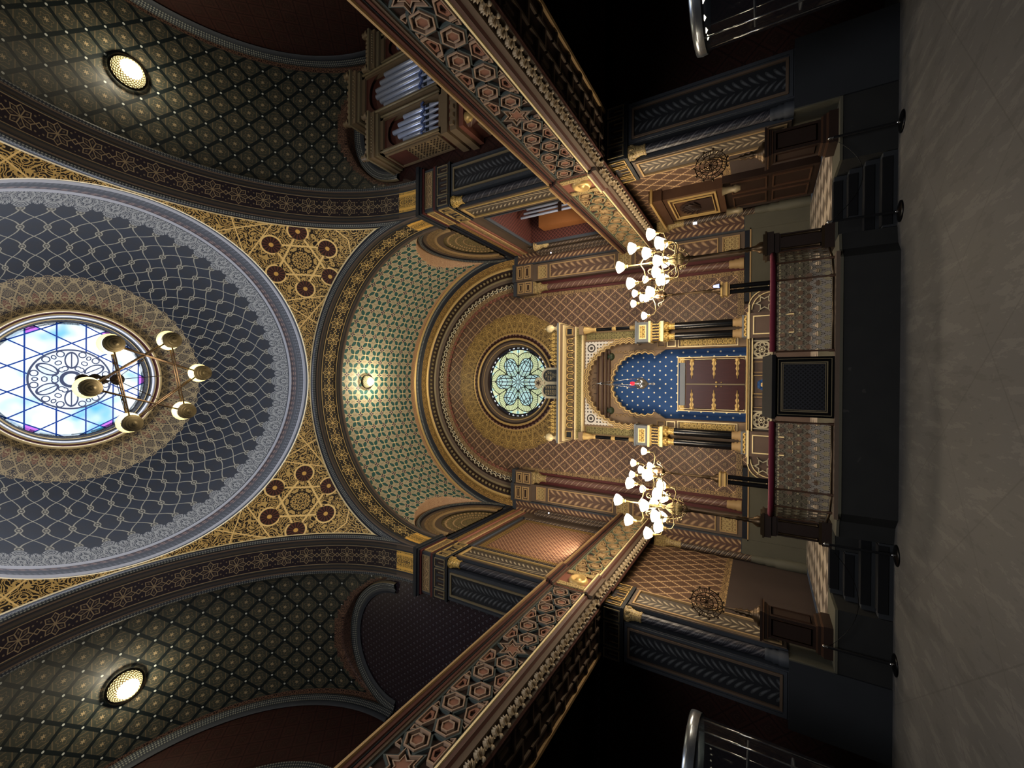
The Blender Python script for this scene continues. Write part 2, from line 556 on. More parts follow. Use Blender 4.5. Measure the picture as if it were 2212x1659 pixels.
# --- rail metalwork (holes are real: material mixes with transparency)
def alpha(m, fn):
    global NT
    NT = m.node_tree
    uvn = NT.nodes.new('ShaderNodeUVMap'); sp = NT.nodes.new('ShaderNodeSeparateXYZ')
    NT.links.new(uvn.outputs[0], sp.inputs[0])
    b = [n for n in NT.nodes if n.type == 'BSDF_PRINCIPLED'][0]
    put(b.inputs['Alpha'], fn(S(sp.outputs[0]), S(sp.outputs[1])))
    return m
def rail_pat(u, v):
    row = fl(v / .115)
    x = (fr(u / .13 + row * .5) - .5) * .13; y = (fr(v / .115) - .5) * .115
    X = ab(x)
    tul = lt(hyp(X - .015, (y + .012) * .6), .022) + lt(hyp(X, y - .024), .013)
    dia = lt(ab(X) + ab(y - .045), .012)
    return mn(mx(tul, dia), 1.0), x, y
def f_rail(u, v):
    h, x, y = rail_pat(u, v)
    X = ab(x)
    k = mx(arab(X, y, 22.0, 4.0, .2), ring(hyp(X - .03, y), .03, .005))
    lo = lt(v, .27)
    c = mix(k, C('463e32'), C('9a8d76'))
    c2 = mix(mx(k, lt(pp((ab(x)) * 30 + v * 8), .3)), C('2a241e'), C('b0a596'))
    c = mix(lo, c, c2)
    bead = mx(lt(ab(v - .66), .012), lt(ab(v - .40), .010)) * lt(pp(u / .05), .3)
    bead = mx(bead, lt(ab(v - .52), .005) * lt(pp(u / .08), .3))
    c = mix(bead, c, C('e8d6a4'))
    return c
mat('rail_metal', f_rail, .4, .4)
alpha(MATS['rail_metal'], lambda u, v: inv(rail_pat(u, v)[0] * lt(v, .66)))

# --- ark
def f_sky(u, v):
    x = (fr(u / .26 + fl(v / .16) * .5) - .5) * .26; y = (fr(v / .16) - .5) * .16
    n = noise(vec(u, v), 2.0, 2.0)
    return mix(lt(hyp(x, y), .024), mix(n, C('1f4272'), C('2c528a')), C('f0ead0'))
mat('niche_blue', f_sky, .7)
mat('door_mahogany', lambda u, v: mix(noise(vec(u * 14, v * 1.5), 2.0, 4.0), C('2e110d'), C('45201a')), .3)
def f_orn(a, b, sc=14.0):
    def f(u, v):
        k = mx(arab(pp(u * 8) / 8, v, sc, 4.0, .2), ring(hyp(pp(u * 8), pp(v * 8)), .34, .07))
        return {'c': mix(k, C(a), C(b)), 'h': k}
    return f
mat('orn_gold', f_orn('6a5228', 'e0bc6c'), .4, .2)
mat('orn_tan', f_orn('6a5238', 'a89464'), .5)
mat('orn_olive', f_orn('5f5434', '958a58'), .5)
mat('orn_white', f_orn('a89c8c', 'd8d0c4'), .5)
flat('ark_taupe', '806a52', .55, var=.12)
flat('ark_brown', '5c4434', .5, var=.15)
flat('marble_grey', '70757a', .3, var=.15)
flat('marble_pink', '7a5a4a', .35, var=.25)
flat('ark_panel', '5c4c42', .4, var=.15)
flat('green_boss', '2a3424', .4)
flat('script_dark', '241a14', .6)
flat('tablet_dark', '23282a', .35)
flat('letter_gold', 'b0a078', .5)
flat('silver', 'b0b0b0', .25, .9)

# --- emitters
mat('shade_lit', C('fff0c8'), .4, emit=C('fff1cf'), estr=9.0)
mat('lamp_lit', C('fff4d8'), .4, emit=C('fff3d2'), estr=14.0)
mat('red_glass', C('e01828'), .2, emit=C('ff2030'), estr=1.8)
mat('blue_lamp', C('a8b8f0'), .3, emit=C('9fb0f0'), estr=1.0)
mat('white_dot', C('ffffff'), .3, emit=C('f0f0ff'), estr=1.5)

# --- oculus glass; u, v metres from its centre
def f_oculus(u, v):
    P = .59
    # three families of bars (v is towards the ark)
    a = v; b = v * -.5 + u * .8660254; c = v * -.5 - u * .8660254
    w = .017
    bars = mx(mx(lt(pp(a / P + .5) * P, w), lt(pp(b / P + .5) * P, w)), lt(pp(c / P + .5) * P, w))
    r = hyp(u, v); th = at2(v, u)
    bars = bars * gt(r, .85)
    n = noise(vec(u, v), 1.1, 2.0)
    pos = mn(mx((n - .46 + u * -.05) * 4.0, 0.0), 1.0)
    col = mix(pos, C('eef8ff'), C('58b4e8'))
    # violet points at the six tips
    p = pp(th * (6 / (2 * pi)) + .5); ang = p * (2 * pi / 6)
    px = r * cs(ang); py = r * sn(ang)
    vio = gt(px, 1.475) * lt(py, (1.72 - px) * .8)
    col = mix(vio, col, C('c070e0'))
    # iron rosette in the middle
    p8 = pp(th * (6 / (2 * pi))); an = p8 * (2 * pi / 6); qx = r * cs(an); qy = r * sn(an)
    sc1 = mx(ring(hyp((qx - .54) * .6, qy), .13, .016), lt(qy, .014) * band(qx, .3, .78))
    sc2 = mx(ring(hyp(qx - .70, qy - .22), .075, .014), ring(hyp(qx - .30, qy - .13), .06, .014))
    sc2 = mx(sc2, ring(hyp(qx - .60, qy - .36), .055, .013))
    sc3 = mx(ring(r, .83, .022), ring(r, .2, .04))
    iron = mx(mx(sc1, sc2), sc3) * lt(r, .86)
    iron = mx(iron, ring(hyp(qx - .46, qy - .25), .05, .012) * lt(r, .8))
    col = mix(lt(r, .85) * .7, col, C('e4f0ff'))
    col = mix(iron, col, C('4c587c'))
    col = mix(bars, col, C('1c48a8'))
    return {'c': col, 'e': 1.12 - mx(iron, bars) * .5}
mat('oculus_glass', f_oculus, .3, emit='c', estr=1.5)
# --- rose window; u, v metres from its centre
def f_rose(u, v):
    u = u * .89; v = v * .89
    r = hyp(u, v); th = at2(u, v)
    K = 1.27
    p = pp(th * (6 / (2 * pi))); a = p * (2 * pi / 6); px = r * cs(a); py = r * sn(a)     # fold on petal axes (vertical)
    p2 = pp(th * (6 / (2 * pi)) + .5); a2 = p2 * (2 * pi / 6); qx = r * cs(a2); qy = r * sn(a2)
    w = .013
    lob = hyp(px - .62, py)
    pet = lt(lob, .42); l1 = ring(lob, .42, w) * gt(px, .5)
    l2 = ring(hyp(px - .62, py), .23, w) * gt(px, .62); l3 = ring(hyp(px - .62, py), .12, w) * gt(px, .62)
    st = mx(lt(ab(py - .23), w) * lt(px, .62), lt(ab(py - .12), w) * lt(px, .62))
    chev = lt(pp((px - py * .577) / .2) * .2, w) * lt(px, .8) * lt(py, .24)
    rad = mx(lt(py, w), lt(qy, w))
    hexl = lt(ab(px * .5 + py * .866 - .46), w) * lt(px, .95)
    lead = mx(mx(mx(l1, l2), mx(l3, st)), mx(mx(chev, rad * gt(r, .05)), hexl))
    lead = mx(lead, ring(r, 1.06, w))
    blue = mx(lt(py, .23) * lt(px, .7), lt(lob, .23))
    stripes = lt(pp(at2(py, px - .62) * 6.0), .25) * gt(lob, .24) * pet
    dots = lt(hyp(pp(th * (24 / (2 * pi))) * .25, r - 1.0), .05) * gt(lob, .44)
    c = mix(noise(vec(u, v), 4.0, 3.0), C('a8b48c'), C('c8cfae'))
    c = mix(blue, c, C('9cbcc0')); c = mix(stripes * .8, c, C('74865e')); c = mix(dots, c, C('a8dce0'))
    rim = gt(r, 1.06)
    c = mix(rim, c, mix(lt(hyp(pp(th * (40 / (2 * pi))) * .17, r - 1.12), .035) * lt(pp(th * (6 / (2 * pi)) + .5), .3), C('181820'), C('c8d0d8')))
    return {'c': mix(lead, c, C('101418')), 'e': .95 - lead * .9}
mat('rose_glass', f_rose, .3, emit='c', estr=1.0)
m = MATS
A, YC, Y1, ZS, SW = 4.3, 3.7, 8.0, 9.3, 0.9
# ================================================================== floor and stage
struct(G().box(-9.3, 9.3, -3.5, 13.4, -.2, 0), 'floor', m['floor_stone'])
ZF = .67
g = G()
P_ = [(-4.39, 8.0), (-3.42, 8.0), (-3.42, 8.75), (-2.63, 8.75), (-2.63, 8.385), (-2.3, 8.385), (-2.3, 8.0), (-2.05, 7.95), (-1.9, 7.8), (1.9, 7.8), (2.05, 7.95), (2.3, 8.0), (2.3, 8.385), (2.63, 8.385), (2.63, 8.75), (3.42, 8.75), (3.42, 8.0), (4.39, 8.0), (4.39, 13.3), (-4.39, 13.3)]
g.prism(P_, 0, ZF - .035, 0, axis='z', mside=0)
Q_ = [(x * 1.0, y - (.015 if y < 8.8 else 0)) for x, y in P_]
g.prism(Q_, ZF - .035, ZF, 1, axis='z', mside=1)
struct(g, 'stage_floor', [m['stage_front'], m['plinth_lit']])
g = G()
for x0, x1 in ((-4.45, -2.35), (2.35, 4.45)): g.poly([(x0, 8.78, ZF + .004), (x1, 8.78, ZF + .004), (x1, 13.0, ZF + .004), (x0, 13.0, ZF + .004)])
g.poly([(-2.35, 10.6, ZF + .004), (2.35, 10.6, ZF + .004), (2.35, 13, ZF + .004), (-2.35, 13, ZF + .004)])
struct(g, 'stage_floor_tiles_surface', m['stage_tiles'])
# ================================================================== walls
for s, n in ((1, 'right'), (-1, 'left')):
    g = G(); x = s * 4.65
    # lower chancel wall, dado below
    g.poly([(x, 8.9, ZF), (x, 13.1, ZF), (x, 13.1, 2.28), (x, 8.9, 2.28)], None, 1)
    g.poly([(x, 8.9, 2.28), (x, 13.1, 2.28), (x, 13.1, 2.42), (x, 8.9, 2.42)], None, 2)
    g.poly([(x, 8.9, 2.42), (x, 13.1, 2.42), (x, 13.1, 4.45), (x, 8.9, 4.45)], None, 0)
    struct(g, 'wall_' + n, [m['wall_net_side'], m['dado_mauve'], m['lace_brown']])
    # upper chancel wall with its blind arch
    g = G(); x = s * 4.5; y0, y1 = 8.9, 13.0
    if s < 0:
        g.poly([(x, y0, 4.4), (x, y1, 4.4), (x, y1, 9.4), (x, y0, 9.4)], None, 0)
    else:                                             # opening of the small organ room
        for a, b, c, d in ((8.9, 9.25, 4.4, 9.4), (11.85, 13.0, 4.4, 9.4), (9.25, 11.85, 8.1, 9.4), (9.25, 11.85, 4.4, 4.9)):
            g.poly([(x, a, c), (x, b, c), (x, b, d), (x, a, d)], None, 0)
    for k in range(24):                               # tympanum
        a, b = pi * k / 24, pi * (k + 1) / 24
        R = 2.0
        g.poly([(x, 10.85, 9.4), (x, 10.85 + R * cos(a), 9.4 + R * sin(a)), (x, 10.85 + R * cos(b), 9.4 + R * sin(b))], None, 1)
    g.poly([(x, y0, 9.4), (x, y1, 9.4), (x, y1, 9.55), (x, y0, 9.55)], None, 1)
    struct(g, 'wall_%s_upper' % n, [m['taupe'], m['lace_olive']])
# transept walls
for s, n in ((1, 'right'), (-1, 'left')):
    g = G()
    y = 8.1
    g.poly([(s * 5.0, y, 4.4), (s * 9.05, y, 4.4), (s * 9.05, y, 10.1), (s * 5.0, y, 10.1)], None, 0)
    for k in range(28):
        a, b = pi * k / 28, pi * (k + 1) / 28; R = 2.4
        g.poly([(s * 7.2, y, 10.1), (s * (7.2 + R * cos(a)), y, 10.1 + R * sin(a)), (s * (7.2 + R * cos(b)), y, 10.1 + R * sin(b))], None, 0)
    g.poly([(s * 5.35, 8.9, 0), (s * 9.05, 8.9, 0), (s * 9.05, 8.9, 4.9), (s * 5.35, 8.9, 4.9)], None, 1)
    struct(g, 'wall_%s_front' % n, [m['wall_net_dark'] if s < 0 else m['wall_net_red'], m['wall_net_red']])
    g = G(); x = s * 9.0
    g.poly([(x, -1.2, 0), (x, 8.9, 0), (x, 8.9, 10.1), (x, -1.2, 10.1)], None, 0)
    for k in range(40):
        a, b = pi * k / 40, pi * (k + 1) / 40; R = 4.6
        g.poly([(x, 3.7, 10.1), (x, 3.7 + R * cos(a), 10.1 + R * sin(a)), (x, 3.7 + R * cos(b), 10.1 + R * sin(b))], None, 0)
    struct(g, 'wall_%s_side' % n, m['wall_net_red'])
# ================================================================== great arches: soffit bands
def soffit(F, matname, n, name):
    k = 5
    g = G()
    L = [(0, 0), (0, SW)]
    seg = A * pi / n
    g.sweep(F[k:n - k + 1], L, 0, True, uoff=k * seg)
    g.sweep(F[:k + 1], L, 1, True); g.sweep(F[::-1][:k + 1], L, 1, True)
    # raised fillets
    for b in (.03, .165, SW - .165, SW - .03):
        g.sweep(F, [(0, b - .018), (-.03, b), (0, b + .018)], 4 if b in (.165, SW - .165) else 3, True)
    struct(g, name, [m[matname], m['arch_band_end'], m['gold_dull'], m['taupe'], m['slate_dark']])
F = arcf(0, Y1, ZS, A, 0, pi, 100); soffit(F, 'arch_band_front', 100, 'trim_1')
for i, s in enumerate((1, -1)):
    F = arcf(s * A, YC, ZS, A, 0, pi, 100, 'x', s); soffit(F, 'arch_band_side', 100, 'trim_%d' % (2 + i))
# ring of mouldings where the arches meet the pendentives
def dmax(ca): return A * (1 - abs(ca)) / (abs(ca) + .364)
def archring(kind, s, name):
    g = G(); N = 120
    B_ = [(0.0, .03, 3), (.03, .13, 0), (.13, .18, 1), (.18, .22, 2)]
    for d0, d1, mi in B_:
        k = len(g.v); rows = []
        for i in range(N + 1):
            a = pi * i / N; sa = sin(a); dm = dmax(cos(a))
            row = []
            for d in (d0, (d0 + d1) / 2, d1):
                e = min(d, dm)
                bul = (.03 if d == (d0 + d1) / 2 and mi == 0 else 0) * (1 if dm > .1 else 0)
                R = A + e - bul; off = e * .364 + bul
                # the sphere of the pendentives, eased outwards
                if kind == 'y': p = (R * cos(a), Y1 - off, ZS + R * sa)
                else: p = (s * (A - off), YC + R * cos(a), ZS + R * sa)
                row.append(p)
            rows.append(row)
        for i in range(N):
            for j in range(2):
                u0, u1 = A * pi * i / N, A * pi * (i + 1) / N
                v0, v1 = (d0 + j * (d1 - d0) / 2) * 1.4, (d0 + (j + 1) * (d1 - d0) / 2) * 1.4
                g.poly([rows[i][j], rows[i + 1][j], rows[i + 1][j + 1], rows[i][j + 1]], [(u0, v0), (u1, v0), (u1, v1), (u0, v1)], mi, True)
    struct(g, name, [m['stud_blue'], m['navy'], m['gold_bright'], m['slate_dark']])
archring('y', 1, 'trim_4'); archring('x', 1, 'trim_5'); archring('x', -1, 'trim_6')
# ================================================================== pendentives
RS = sqrt(4.52 ** 2 + 4.22 ** 2)
for q in range(4):
    def fn(a, t, q=q):
        Aa = radians(90 * a); mxx = max(sin(Aa), cos(Aa))
        e0 = math.acos(min(1, 4.22 / RS / mxx))
        e = e0 + (math.asin(4.53 / RS) - e0) * t
        Ag = Aa + q * pi / 2
        return (RS * cos(e) * cos(Ag), YC + RS * cos(e) * sin(Ag), ZS + RS * sin(e))
    E0 = radians(37.4)
    d0 = V((cos(E0) * cos(pi / 4), cos(E0) * sin(pi / 4), sin(E0))); eu = V((-sin(pi / 4), cos(pi / 4), 0)); ev = d0.cross(eu) * 1.0
    if ev.z < 0: ev = -ev
    def uvf(a, t, q=q):
        p = V(fn(a, t, 0)) - V((0, YC, ZS)); p.normalize(); w = p.dot(d0)
        return (RS * p.dot(eu) / w, RS * p.dot(ev) / w)
    g = G().grid(fn, 60, 40, 0, uvf)
    struct(g, 'ceiling_pendentive_panel', m['pendentive_gold'])
# ================================================================== dome
Fz = arcf(0, YC, 13.81, A - .07, 0, 2 * pi, 128, 'z')
g = G()
prof = [((.0, 0), (-.03, .06), 0), ((-.03, .06), (.0, .20), 1), ((.0, .20), (-.05, .24), 2), ((-.05, .24), (-.03, .29), 2), ((-.03, .29), (-.02, .55), 3), ((-.02, .55), (.01, .62), 1), ((.01, .62), (-.03, .68), 4),
        ((-.03, .68), (.0, .98), 5), ((.0, .98), (-.05, 1.02), 2), ((-.05, 1.02), (-.03, 1.10), 6)]
for a, b, mi in prof: g.sweep(Fz, [a, b], mi, True)
struct(g, 'trim_7', [m['gold_bright'], m['navy'], m['rim_white'], m['stud_white'], m['slate_dark'], m['stud_red'], m['slate_dark']])
RD, CZ = 4.25, 14.25
def merc(e): return (math.asinh(math.tan(e)) - .34) / .18
def fnd(a, t):
    e = radians(9) + radians(63.3 - 9) * t; w = 2 * pi * a
    return (RD * cos(e) * cos(w), YC + RD * cos(e) * sin(w), CZ + RD * sin(e))
g = G().grid(fnd, 208, 72, 0, lambda a, t: (a * 52, merc(radians(9) + radians(63.3 - 9) * t)))
struct(g, 'ceiling', m['dome_net'])
e = radians(63.3); r0, z0 = RD * cos(e), CZ + RD * sin(e)
Fo = arcf(0, YC, z0, r0, 0, 2 * pi, 96, 'z')
g = G()
for a, b, mi in [((.02, -.02), (-.02, -.05), 1), ((-.02, -.05), (-.05, -.02), 1), ((-.05, -.02), (-.10, .05), 0), ((-.10, .05), (-.13, .03), 1), ((-.13, .03), (-.18, .10), 3), ((-.18, .1), (-.22, .22), 2), ((-.22, .22), (-.25, .20), 1), ((-.25, .2), (-.3, .42), 4), ((-.3, .42), (-.36, .42), 2)]:
    g.sweep(Fo, [a, b], mi, True)
struct(g, 'trim_8', [m['maroon'], m['gold_bright'], m['slate_dark'], m['rim_white'], m['lace_slate']])
ZO = z0 + .42; RO = r0 - .3
g = G(); N = 64
g.poly([(RO * cos(2 * pi * i / N), YC + RO * sin(2 * pi * i / N), ZO) for i in range(N)], [(RO * cos(2 * pi * i / N) * 1.0, RO * sin(2 * pi * i / N)) for i in range(N)])
struct(g, 'window_1', m['oculus_glass'])
# ================================================================== transept vaults
for s in (1, -1):
    def zl(x): 
        d = abs(x) - 7.2
        return 10.1 + sqrt(max(0, 1.78 ** 2 - d * d)) if abs(d) < 1.78 else 0
    def fv(a, t, s=s):
        x = 5.15 + 3.9 * t; th = pi * a
        y = YC - .0 + 4.42 * cos(th); z = 10.1 + 4.3 * sin(th)
        if cos(th) > 0: z = max(z, zl(x))
        return (s * x, y, z)
    def mi(a, t):
        x = 5.15 + 3.9 * t; z = 10.1 + 4.3 * sin(pi * a)
        if cos(pi * a) > 0 and zl(x) > z - .22 : return 1
        return 1 if t < .075 or t > .93 else 0
    g = G().grid(fv, 150, 60, mi, lambda a, t: (a * 13.5, t * 3.9))
    struct(g, 'ceiling', [m['vault_dark'], m['lace_dark']])
    # fascia between the arch soffit and the higher vault
    g = G(); N = 60
    for i in range(N):
        a, b = pi * i / N, pi * (i + 1) / N
        x = s * (A + SW)
        o = lambda w: (x, YC + 4.45 * cos(w), 10.1 + 4.35 * sin(w)); n_ = lambda w: (x, YC + 4.3 * cos(w), ZS + 4.3 * sin(w))
        g.poly([n_(a), n_(b), o(b), o(a)], None, 0)
    F = arcf(s * (A + SW + .02), YC, ZS, A, 0, pi, 80, 'x', s)
    g.sweep(F, [(.0, -.03), (-.02, .02), (.03, .06), (.14, .04)], 1, True)
    struct(g, 'trim_%d' % (9 if s > 0 else 10), [m['lace_dark'], m['stud_blue']])
    # arches on the transept walls
    g = G()
    F = arcf(s * 7.2, 8.06, 10.1, 1.62, -.0, pi, 48, 'y', -1)
    g.sweep(F, [(.14, -.02), (.12, .09)], 2, True); g.sweep(F, [(.12, .09), (.02, .07), (-.06, .02)], 1, True); g.sweep(F, [(-.06, .02), (-.09, .06), (-.13, .02), (-.18, 0)], 3, True)
    F = arcf(s * 8.96, YC, 10.1, 4.2, 0, pi, 80, 'x', -s)
    g.sweep(F, [(.14, 0), (.1, .09)], 2, True); g.sweep(F, [(.1, .09), (.0, .07), (-.1, .02)], 1, True); g.sweep(F, [(-.1, .02), (-.14, .07), (-.22, .0)], 3, True)
    F = arcf(s * 8.93, YC, 9.6, 2.3, 0, pi, 60, 'x', -s)
    g.sweep(F, [(.14, 0), (.1, .09), (-.1, .02), (-.14, .07), (-.22, .0)], 1, True)
    struct(g, 'trim_%d' % (11 if s > 0 else 12), [m['slate'], m['stud_blue'], m['gold_dull'], m['slate']])
# ================================================================== chancel vault
ZC, RC = 9.4, 4.5
def zlc(y):
    d = y - 10.85
    return 9.5 + sqrt(max(0, 1.9 ** 2 - d * d)) if abs(d) < 1.9 else 0
def fc(a, t):
    y = 8.88 + 3.8 * t; th = pi * a
    return (RC * cos(th), y, max(ZC + RC * sin(th), zlc(y)))
def mic(a, t):
    y = 8.88 + 3.8 * t
    if zlc(y) > ZC + RC * sin(pi * a) - .03: return 1
    if t > .925: return 1
    return 2 if t < .06 else 0
g = G().grid(fc, 180, 90, mic, lambda a, t: ((a - .5) * pi * RC + .235, t * 3.8))
struct(g, 'ceiling', [m['vault_teal'], m['lace_pink'], m['lace_gold']])
# step between soffit and vault
g = G(); N = 80
for i in range(N):
    a, b = pi * i / N, pi * (i + 1) / N
    o = lambda w: (RC * cos(w), Y1 + SW, ZC + RC * sin(w)); n_ = lambda w: (A * cos(w), Y1 + SW, ZS + A * sin(w))
    g.poly([n_(a), n_(b), o(b), o(a)], None, 0)
g.sweep(arcf(0, Y1 + SW, ZS, A, 0, pi, 80), [(0, -.03), (-.02, .03), (.04, .08)], 0, True)
struct(g, 'trim_13', m['taupe'])
for s in (1, -1):
    g = G()
    F = arcf(s * 4.47, 10.85, 9.5, 1.78, 0, pi, 60, 'x', -s)
    g.sweep(F, [(.10, 0), (.10, .06)], 2, True); g.sweep(F, [(.10, .06), (.03, .12), (-.03, .08)], 1, True)
    g.sweep(F, [(-.03, .08), (-.08, .02)], 3, True); g.sweep(F, [(-.08, .02), (-.13, .06), (-.18, .02)], 4, True)
    g.sweep(F, [(-.18, .02), (-.42, .02)], 5, True); g.sweep(F, [(-.42, .02), (-.46, .06), (-.5, .0)], 6, True); g.sweep(F, [(-.5, .0), (-.7, .02)], 4, True)
    # fan of the tympanum
    for k in range(23):
        a = pi * (k + .5) / 23; d = V((0, cos(a), sin(a)))
        for r, w in ((.95, .055), (.7, .04), (.45, .03)):
            p = V((s * 4.49, 10.85, 9.5)) + d * r
            g.lathe(p, [(0, -.03), (w, 0), (w * .7, .02), (0, .03)], 6, 6, axis='x')
    struct(g, 'trim_%d' % (14 if s > 0 else 15), [m['taupe'], m['stud_blue'], m['gold_dull'], m['navy'], m['taupe'], m['lace_brown'], m['tan']])
# ================================================================== back wall
WC = (0.03, 9.36)
g = G(); N = 96
def outer(w):
    c, s_ = cos(w), sin(w); T = []
    if abs(c) > 1e-6: T.append(((3.35 if c > 0 else -3.35) - WC[0]) / c)
    if abs(s_) > 1e-6: T.append(((13.0 if s_ > 0 else ZF) - WC[1]) / s_)
    t = min(x for x in T if x > 0); return (WC[0] + c * t, WC[1] + s_ * t)
ca = [atan2(z - WC[1], x - WC[0]) for x, z in ((3.35, 13.0), (-3.35, 13.0), (-3.35, ZF), (3.35, ZF))]
an = sorted([2 * pi * i / N - pi for i in range(N)] + ca)
for i in range(len(an)):
    a, b = an[i], an[(i + 1) % len(an)]
    if abs(a - b) < 1e-7: continue
    ia = (WC[0] + 1.6 * cos(a), WC[1] + 1.6 * sin(a)); ib = (WC[0] + 1.6 * cos(b), WC[1] + 1.6 * sin(b))
    oa, ob = outer(a), outer(b)
    pts = [ia, ib, ob, oa]
    g.poly([(p[0], 13.0, p[1]) for p in pts], [(p[0] + .2, p[1]) for p in pts], 0)
struct(g, 'wall_front', m['wall_net'])
# lace halo and rings of the round window
def lace_halo(u, v):
    cus = .04 * ab(sn(u * 1.0))
    k = mx(arab(pp(u * 2.0) / 2, v, 7.0, 5.0, .2), ring(hyp(pp(u * 2.0) * .5, v - .12), .09, .018))
    k = mx(k, lt(ab(pp(u * 1.0) - v * .8), .03))
    return mix(k, C('4e3c22'), C('a88a50'))
mat('halo_lace', lace_halo, .5)
g = G()
F = arcf(WC[0], 12.985, WC[1], 1.72, 0, 2 * pi, 120, 'y', -1)
k = 0
NP = 120
for i in range(NP):
    a, b = 2 * pi * i / NP, 2 * pi * (i + 1) / NP
    ro = lambda w: 2.42 + .05 * abs(sin(w * 14))
    pts = [(1.7, a), (1.7, b), (ro(b), b), (ro(a), a)]
    g.poly([(WC[0] + r * cos(w), 12.985, WC[1] + r * sin(w)) for r, w in pts], [(w * 14 / pi, (r - 1.7)) for r, w in pts], 0)
for a, b, mi in [((.06, 0), (.03, .06), 1), ((.03, .06), (0, .04), 1), ((0, .04), (-.13, .05), 2), ((-.13, .05), (-.16, .09), 1), ((-.16, .09), (-.2, .04), 1), ((-.2, .04), (-.25, -.02), 3), ((-.25, -.02), (-.28, .02), 4), ((-.28, .02), (-.33, -.06), 4),
                 ((-.33, -.06), (-.36, -.04), 1), ((-.36, -.04), (-.42, -.2), 4), ((-.42, -.2), (-.46, -.3), 3)]:
    g.sweep(F, [a, b], mi, True)
struct(g, 'trim_16', [m['halo_lace'], m['gold'], m['stud_red'], m['brown_dark'], m['taupe']])
g = G(); N = 64; R = 1.3
g.poly([(WC[0] + R * cos(2 * pi * i / N), 13.27, WC[1] + R * sin(2 * pi * i / N)) for i in range(N)], [(R * cos(2 * pi * i / N), R * sin(2 * pi * i / N)) for i in range(N)])
struct(g, 'window_2', m['rose_glass'])
# archivolts
g = G()
ZA = 9.2
def av(r0, y0, r1, y1, mi, bul=0.0):
    F = arcf(0, 0, ZA, 0, 0, pi, 96, 'y', 1)
    F = [(V((0, 0, ZA)), d, b) for _, d, b in F]
    P2 = [(r0, y0), ((r0 + r1) / 2, (y0 + y1) / 2 - bul), (r1, y1)]
    # true lengths for uv
    k = len(g.v)
    for i in range(96):
        for j in range(2):
            q = []
            uvq = []
            for (fi, pj) in ((i, j), (i, j + 1), (i + 1, j + 1), (i + 1, j)):
                w = pi * fi / 96; r, y = P2[pj]
                q.append((r * cos(w), y, ZA + r * sin(w))); uvq.append((w * (r0 + r1) / 2, pj * abs(r1 - r0) / 2 + pj * abs(y1 - y0) / 2))
            g.poly(q, uvq, mi, True)
av(4.75, 12.5, 4.62, 12.52, 0, .0); av(4.62, 12.5, 4.56, 12.55, 1, .03); av(4.56, 12.55, 4.46, 12.6, 2, .05); av(4.46, 12.6, 4.36, 12.65, 3); av(4.36, 12.66, 4.1, 12.66, 4, .0)
av(4.1, 12.66, 4.02, 12.7, 1, .05); av(4.02, 12.72, 3.78, 12.76, 5, -.02); av(3.78, 12.76, 3.72, 12.8, 6, .03); av(3.72, 12.8, 3.62, 12.84, 7)
av(3.62, 12.85, 3.5, 12.86, 8); av(3.42, 12.9, 3.2, 12.96, 9)
struct(g, 'trim_17', [m['lace_pink'], m['gold'], m['stud_blue'], m['navy'], m['leaf_ochre'] if 0 else m['lace_gold'], m['brown_dark'], m['gold_dull'], m['taupe'], m['brown_dark'], m['lace_brown']])
g = G()                                              # row of balls in the hollow
for k in range(76):
    w = pi * (k + .5) / 76
    g.lathe((3.9 * cos(w), 12.74, ZA + 3.9 * sin(w)), [(0, -.055), (.04, -.04), (.058, 0), (.04, .04), (0, .055)], 8, 0, axis='y')
struct(g, 'trim_18', m['lace_olive'])
# scalloped fringe, two layers
for (R, y, n, sc, mi, nm) in ((3.55, 12.84, 54, .10, ['cream', 'brown_dark'], 'trim_19'), (3.47, 12.87, 54, .085, ['cream', 'brown_dark'], 'trim_20'), (3.26, 12.93, 54, .09, ['salmon', 'salmon'], 'trim_21')):
    g = G()
    for k in range(n):
        w = pi * (k + .5) / n; cx, cz = R * cos(w), ZA + R * sin(w)
        ins = []
        for j in range(9):
            th = w + pi - pi / 2 + pi * j / 8
            ins.append((cx + sc * cos(th), cz + sc * sin(th)))
        inn = [(cx + (p[0] - cx) * .72, cz + (p[1] - cz) * .72) for p in ins]
        for j in range(8):
            g.poly([(ins[j][0], y, ins[j][1]), (ins[j + 1][0], y, ins[j + 1][1]), (inn[j + 1][0], y - .02, inn[j + 1][1]), (inn[j][0], y - .02, inn[j][1])], None, 0)
        g.poly([(p[0], y - .015, p[1]) for p in inn], None, 1)
        g.poly([(p[0], y + .06, p[1]) for p in ins] , None, 1)
    struct(g, nm, [m[mi[0]], m[mi[1]]])
def panel_y(g, x0, x1, y, z0, z1, mi):
    xc = (x0 + x1) / 2
    g.poly([(x0, y, z0), (x1, y, z0), (x1, y, z1), (x0, y, z1)], [(x0 - xc, z0), (x1 - xc, z0), (x1 - xc, z1), (x0 - xc, z1)], mi)
def panel_x(g, x, y0, y1, z0, z1, mi):
    yc = (y0 + y1) / 2
    g.poly([(x, y0, z0), (x, y1, z0), (x, y1, z1), (x, y0, z1)], [(y0 - yc, z0), (y1 - yc, z0), (y1 - yc, z1), (y0 - yc, z1)], mi)
def arch_poly(cx, z0, w, h, n=8):
    r = w / 2
    return [(cx - r, z0), (cx + r, z0)] + [(cx + r * cos(pi * i / n), z0 + h - r + r * sin(pi * i / n)) for i in range(n + 1)]
def fr_y(g, x0, x1, z0, z1, y, w, d, mi):         # raised frame on a face looking to -Y
    g.frame(rect(x0, x1, z0, z1), rect(x0 + w, x1 - w, z0 + w, z1 - w), y - d, y, mi, 'y')
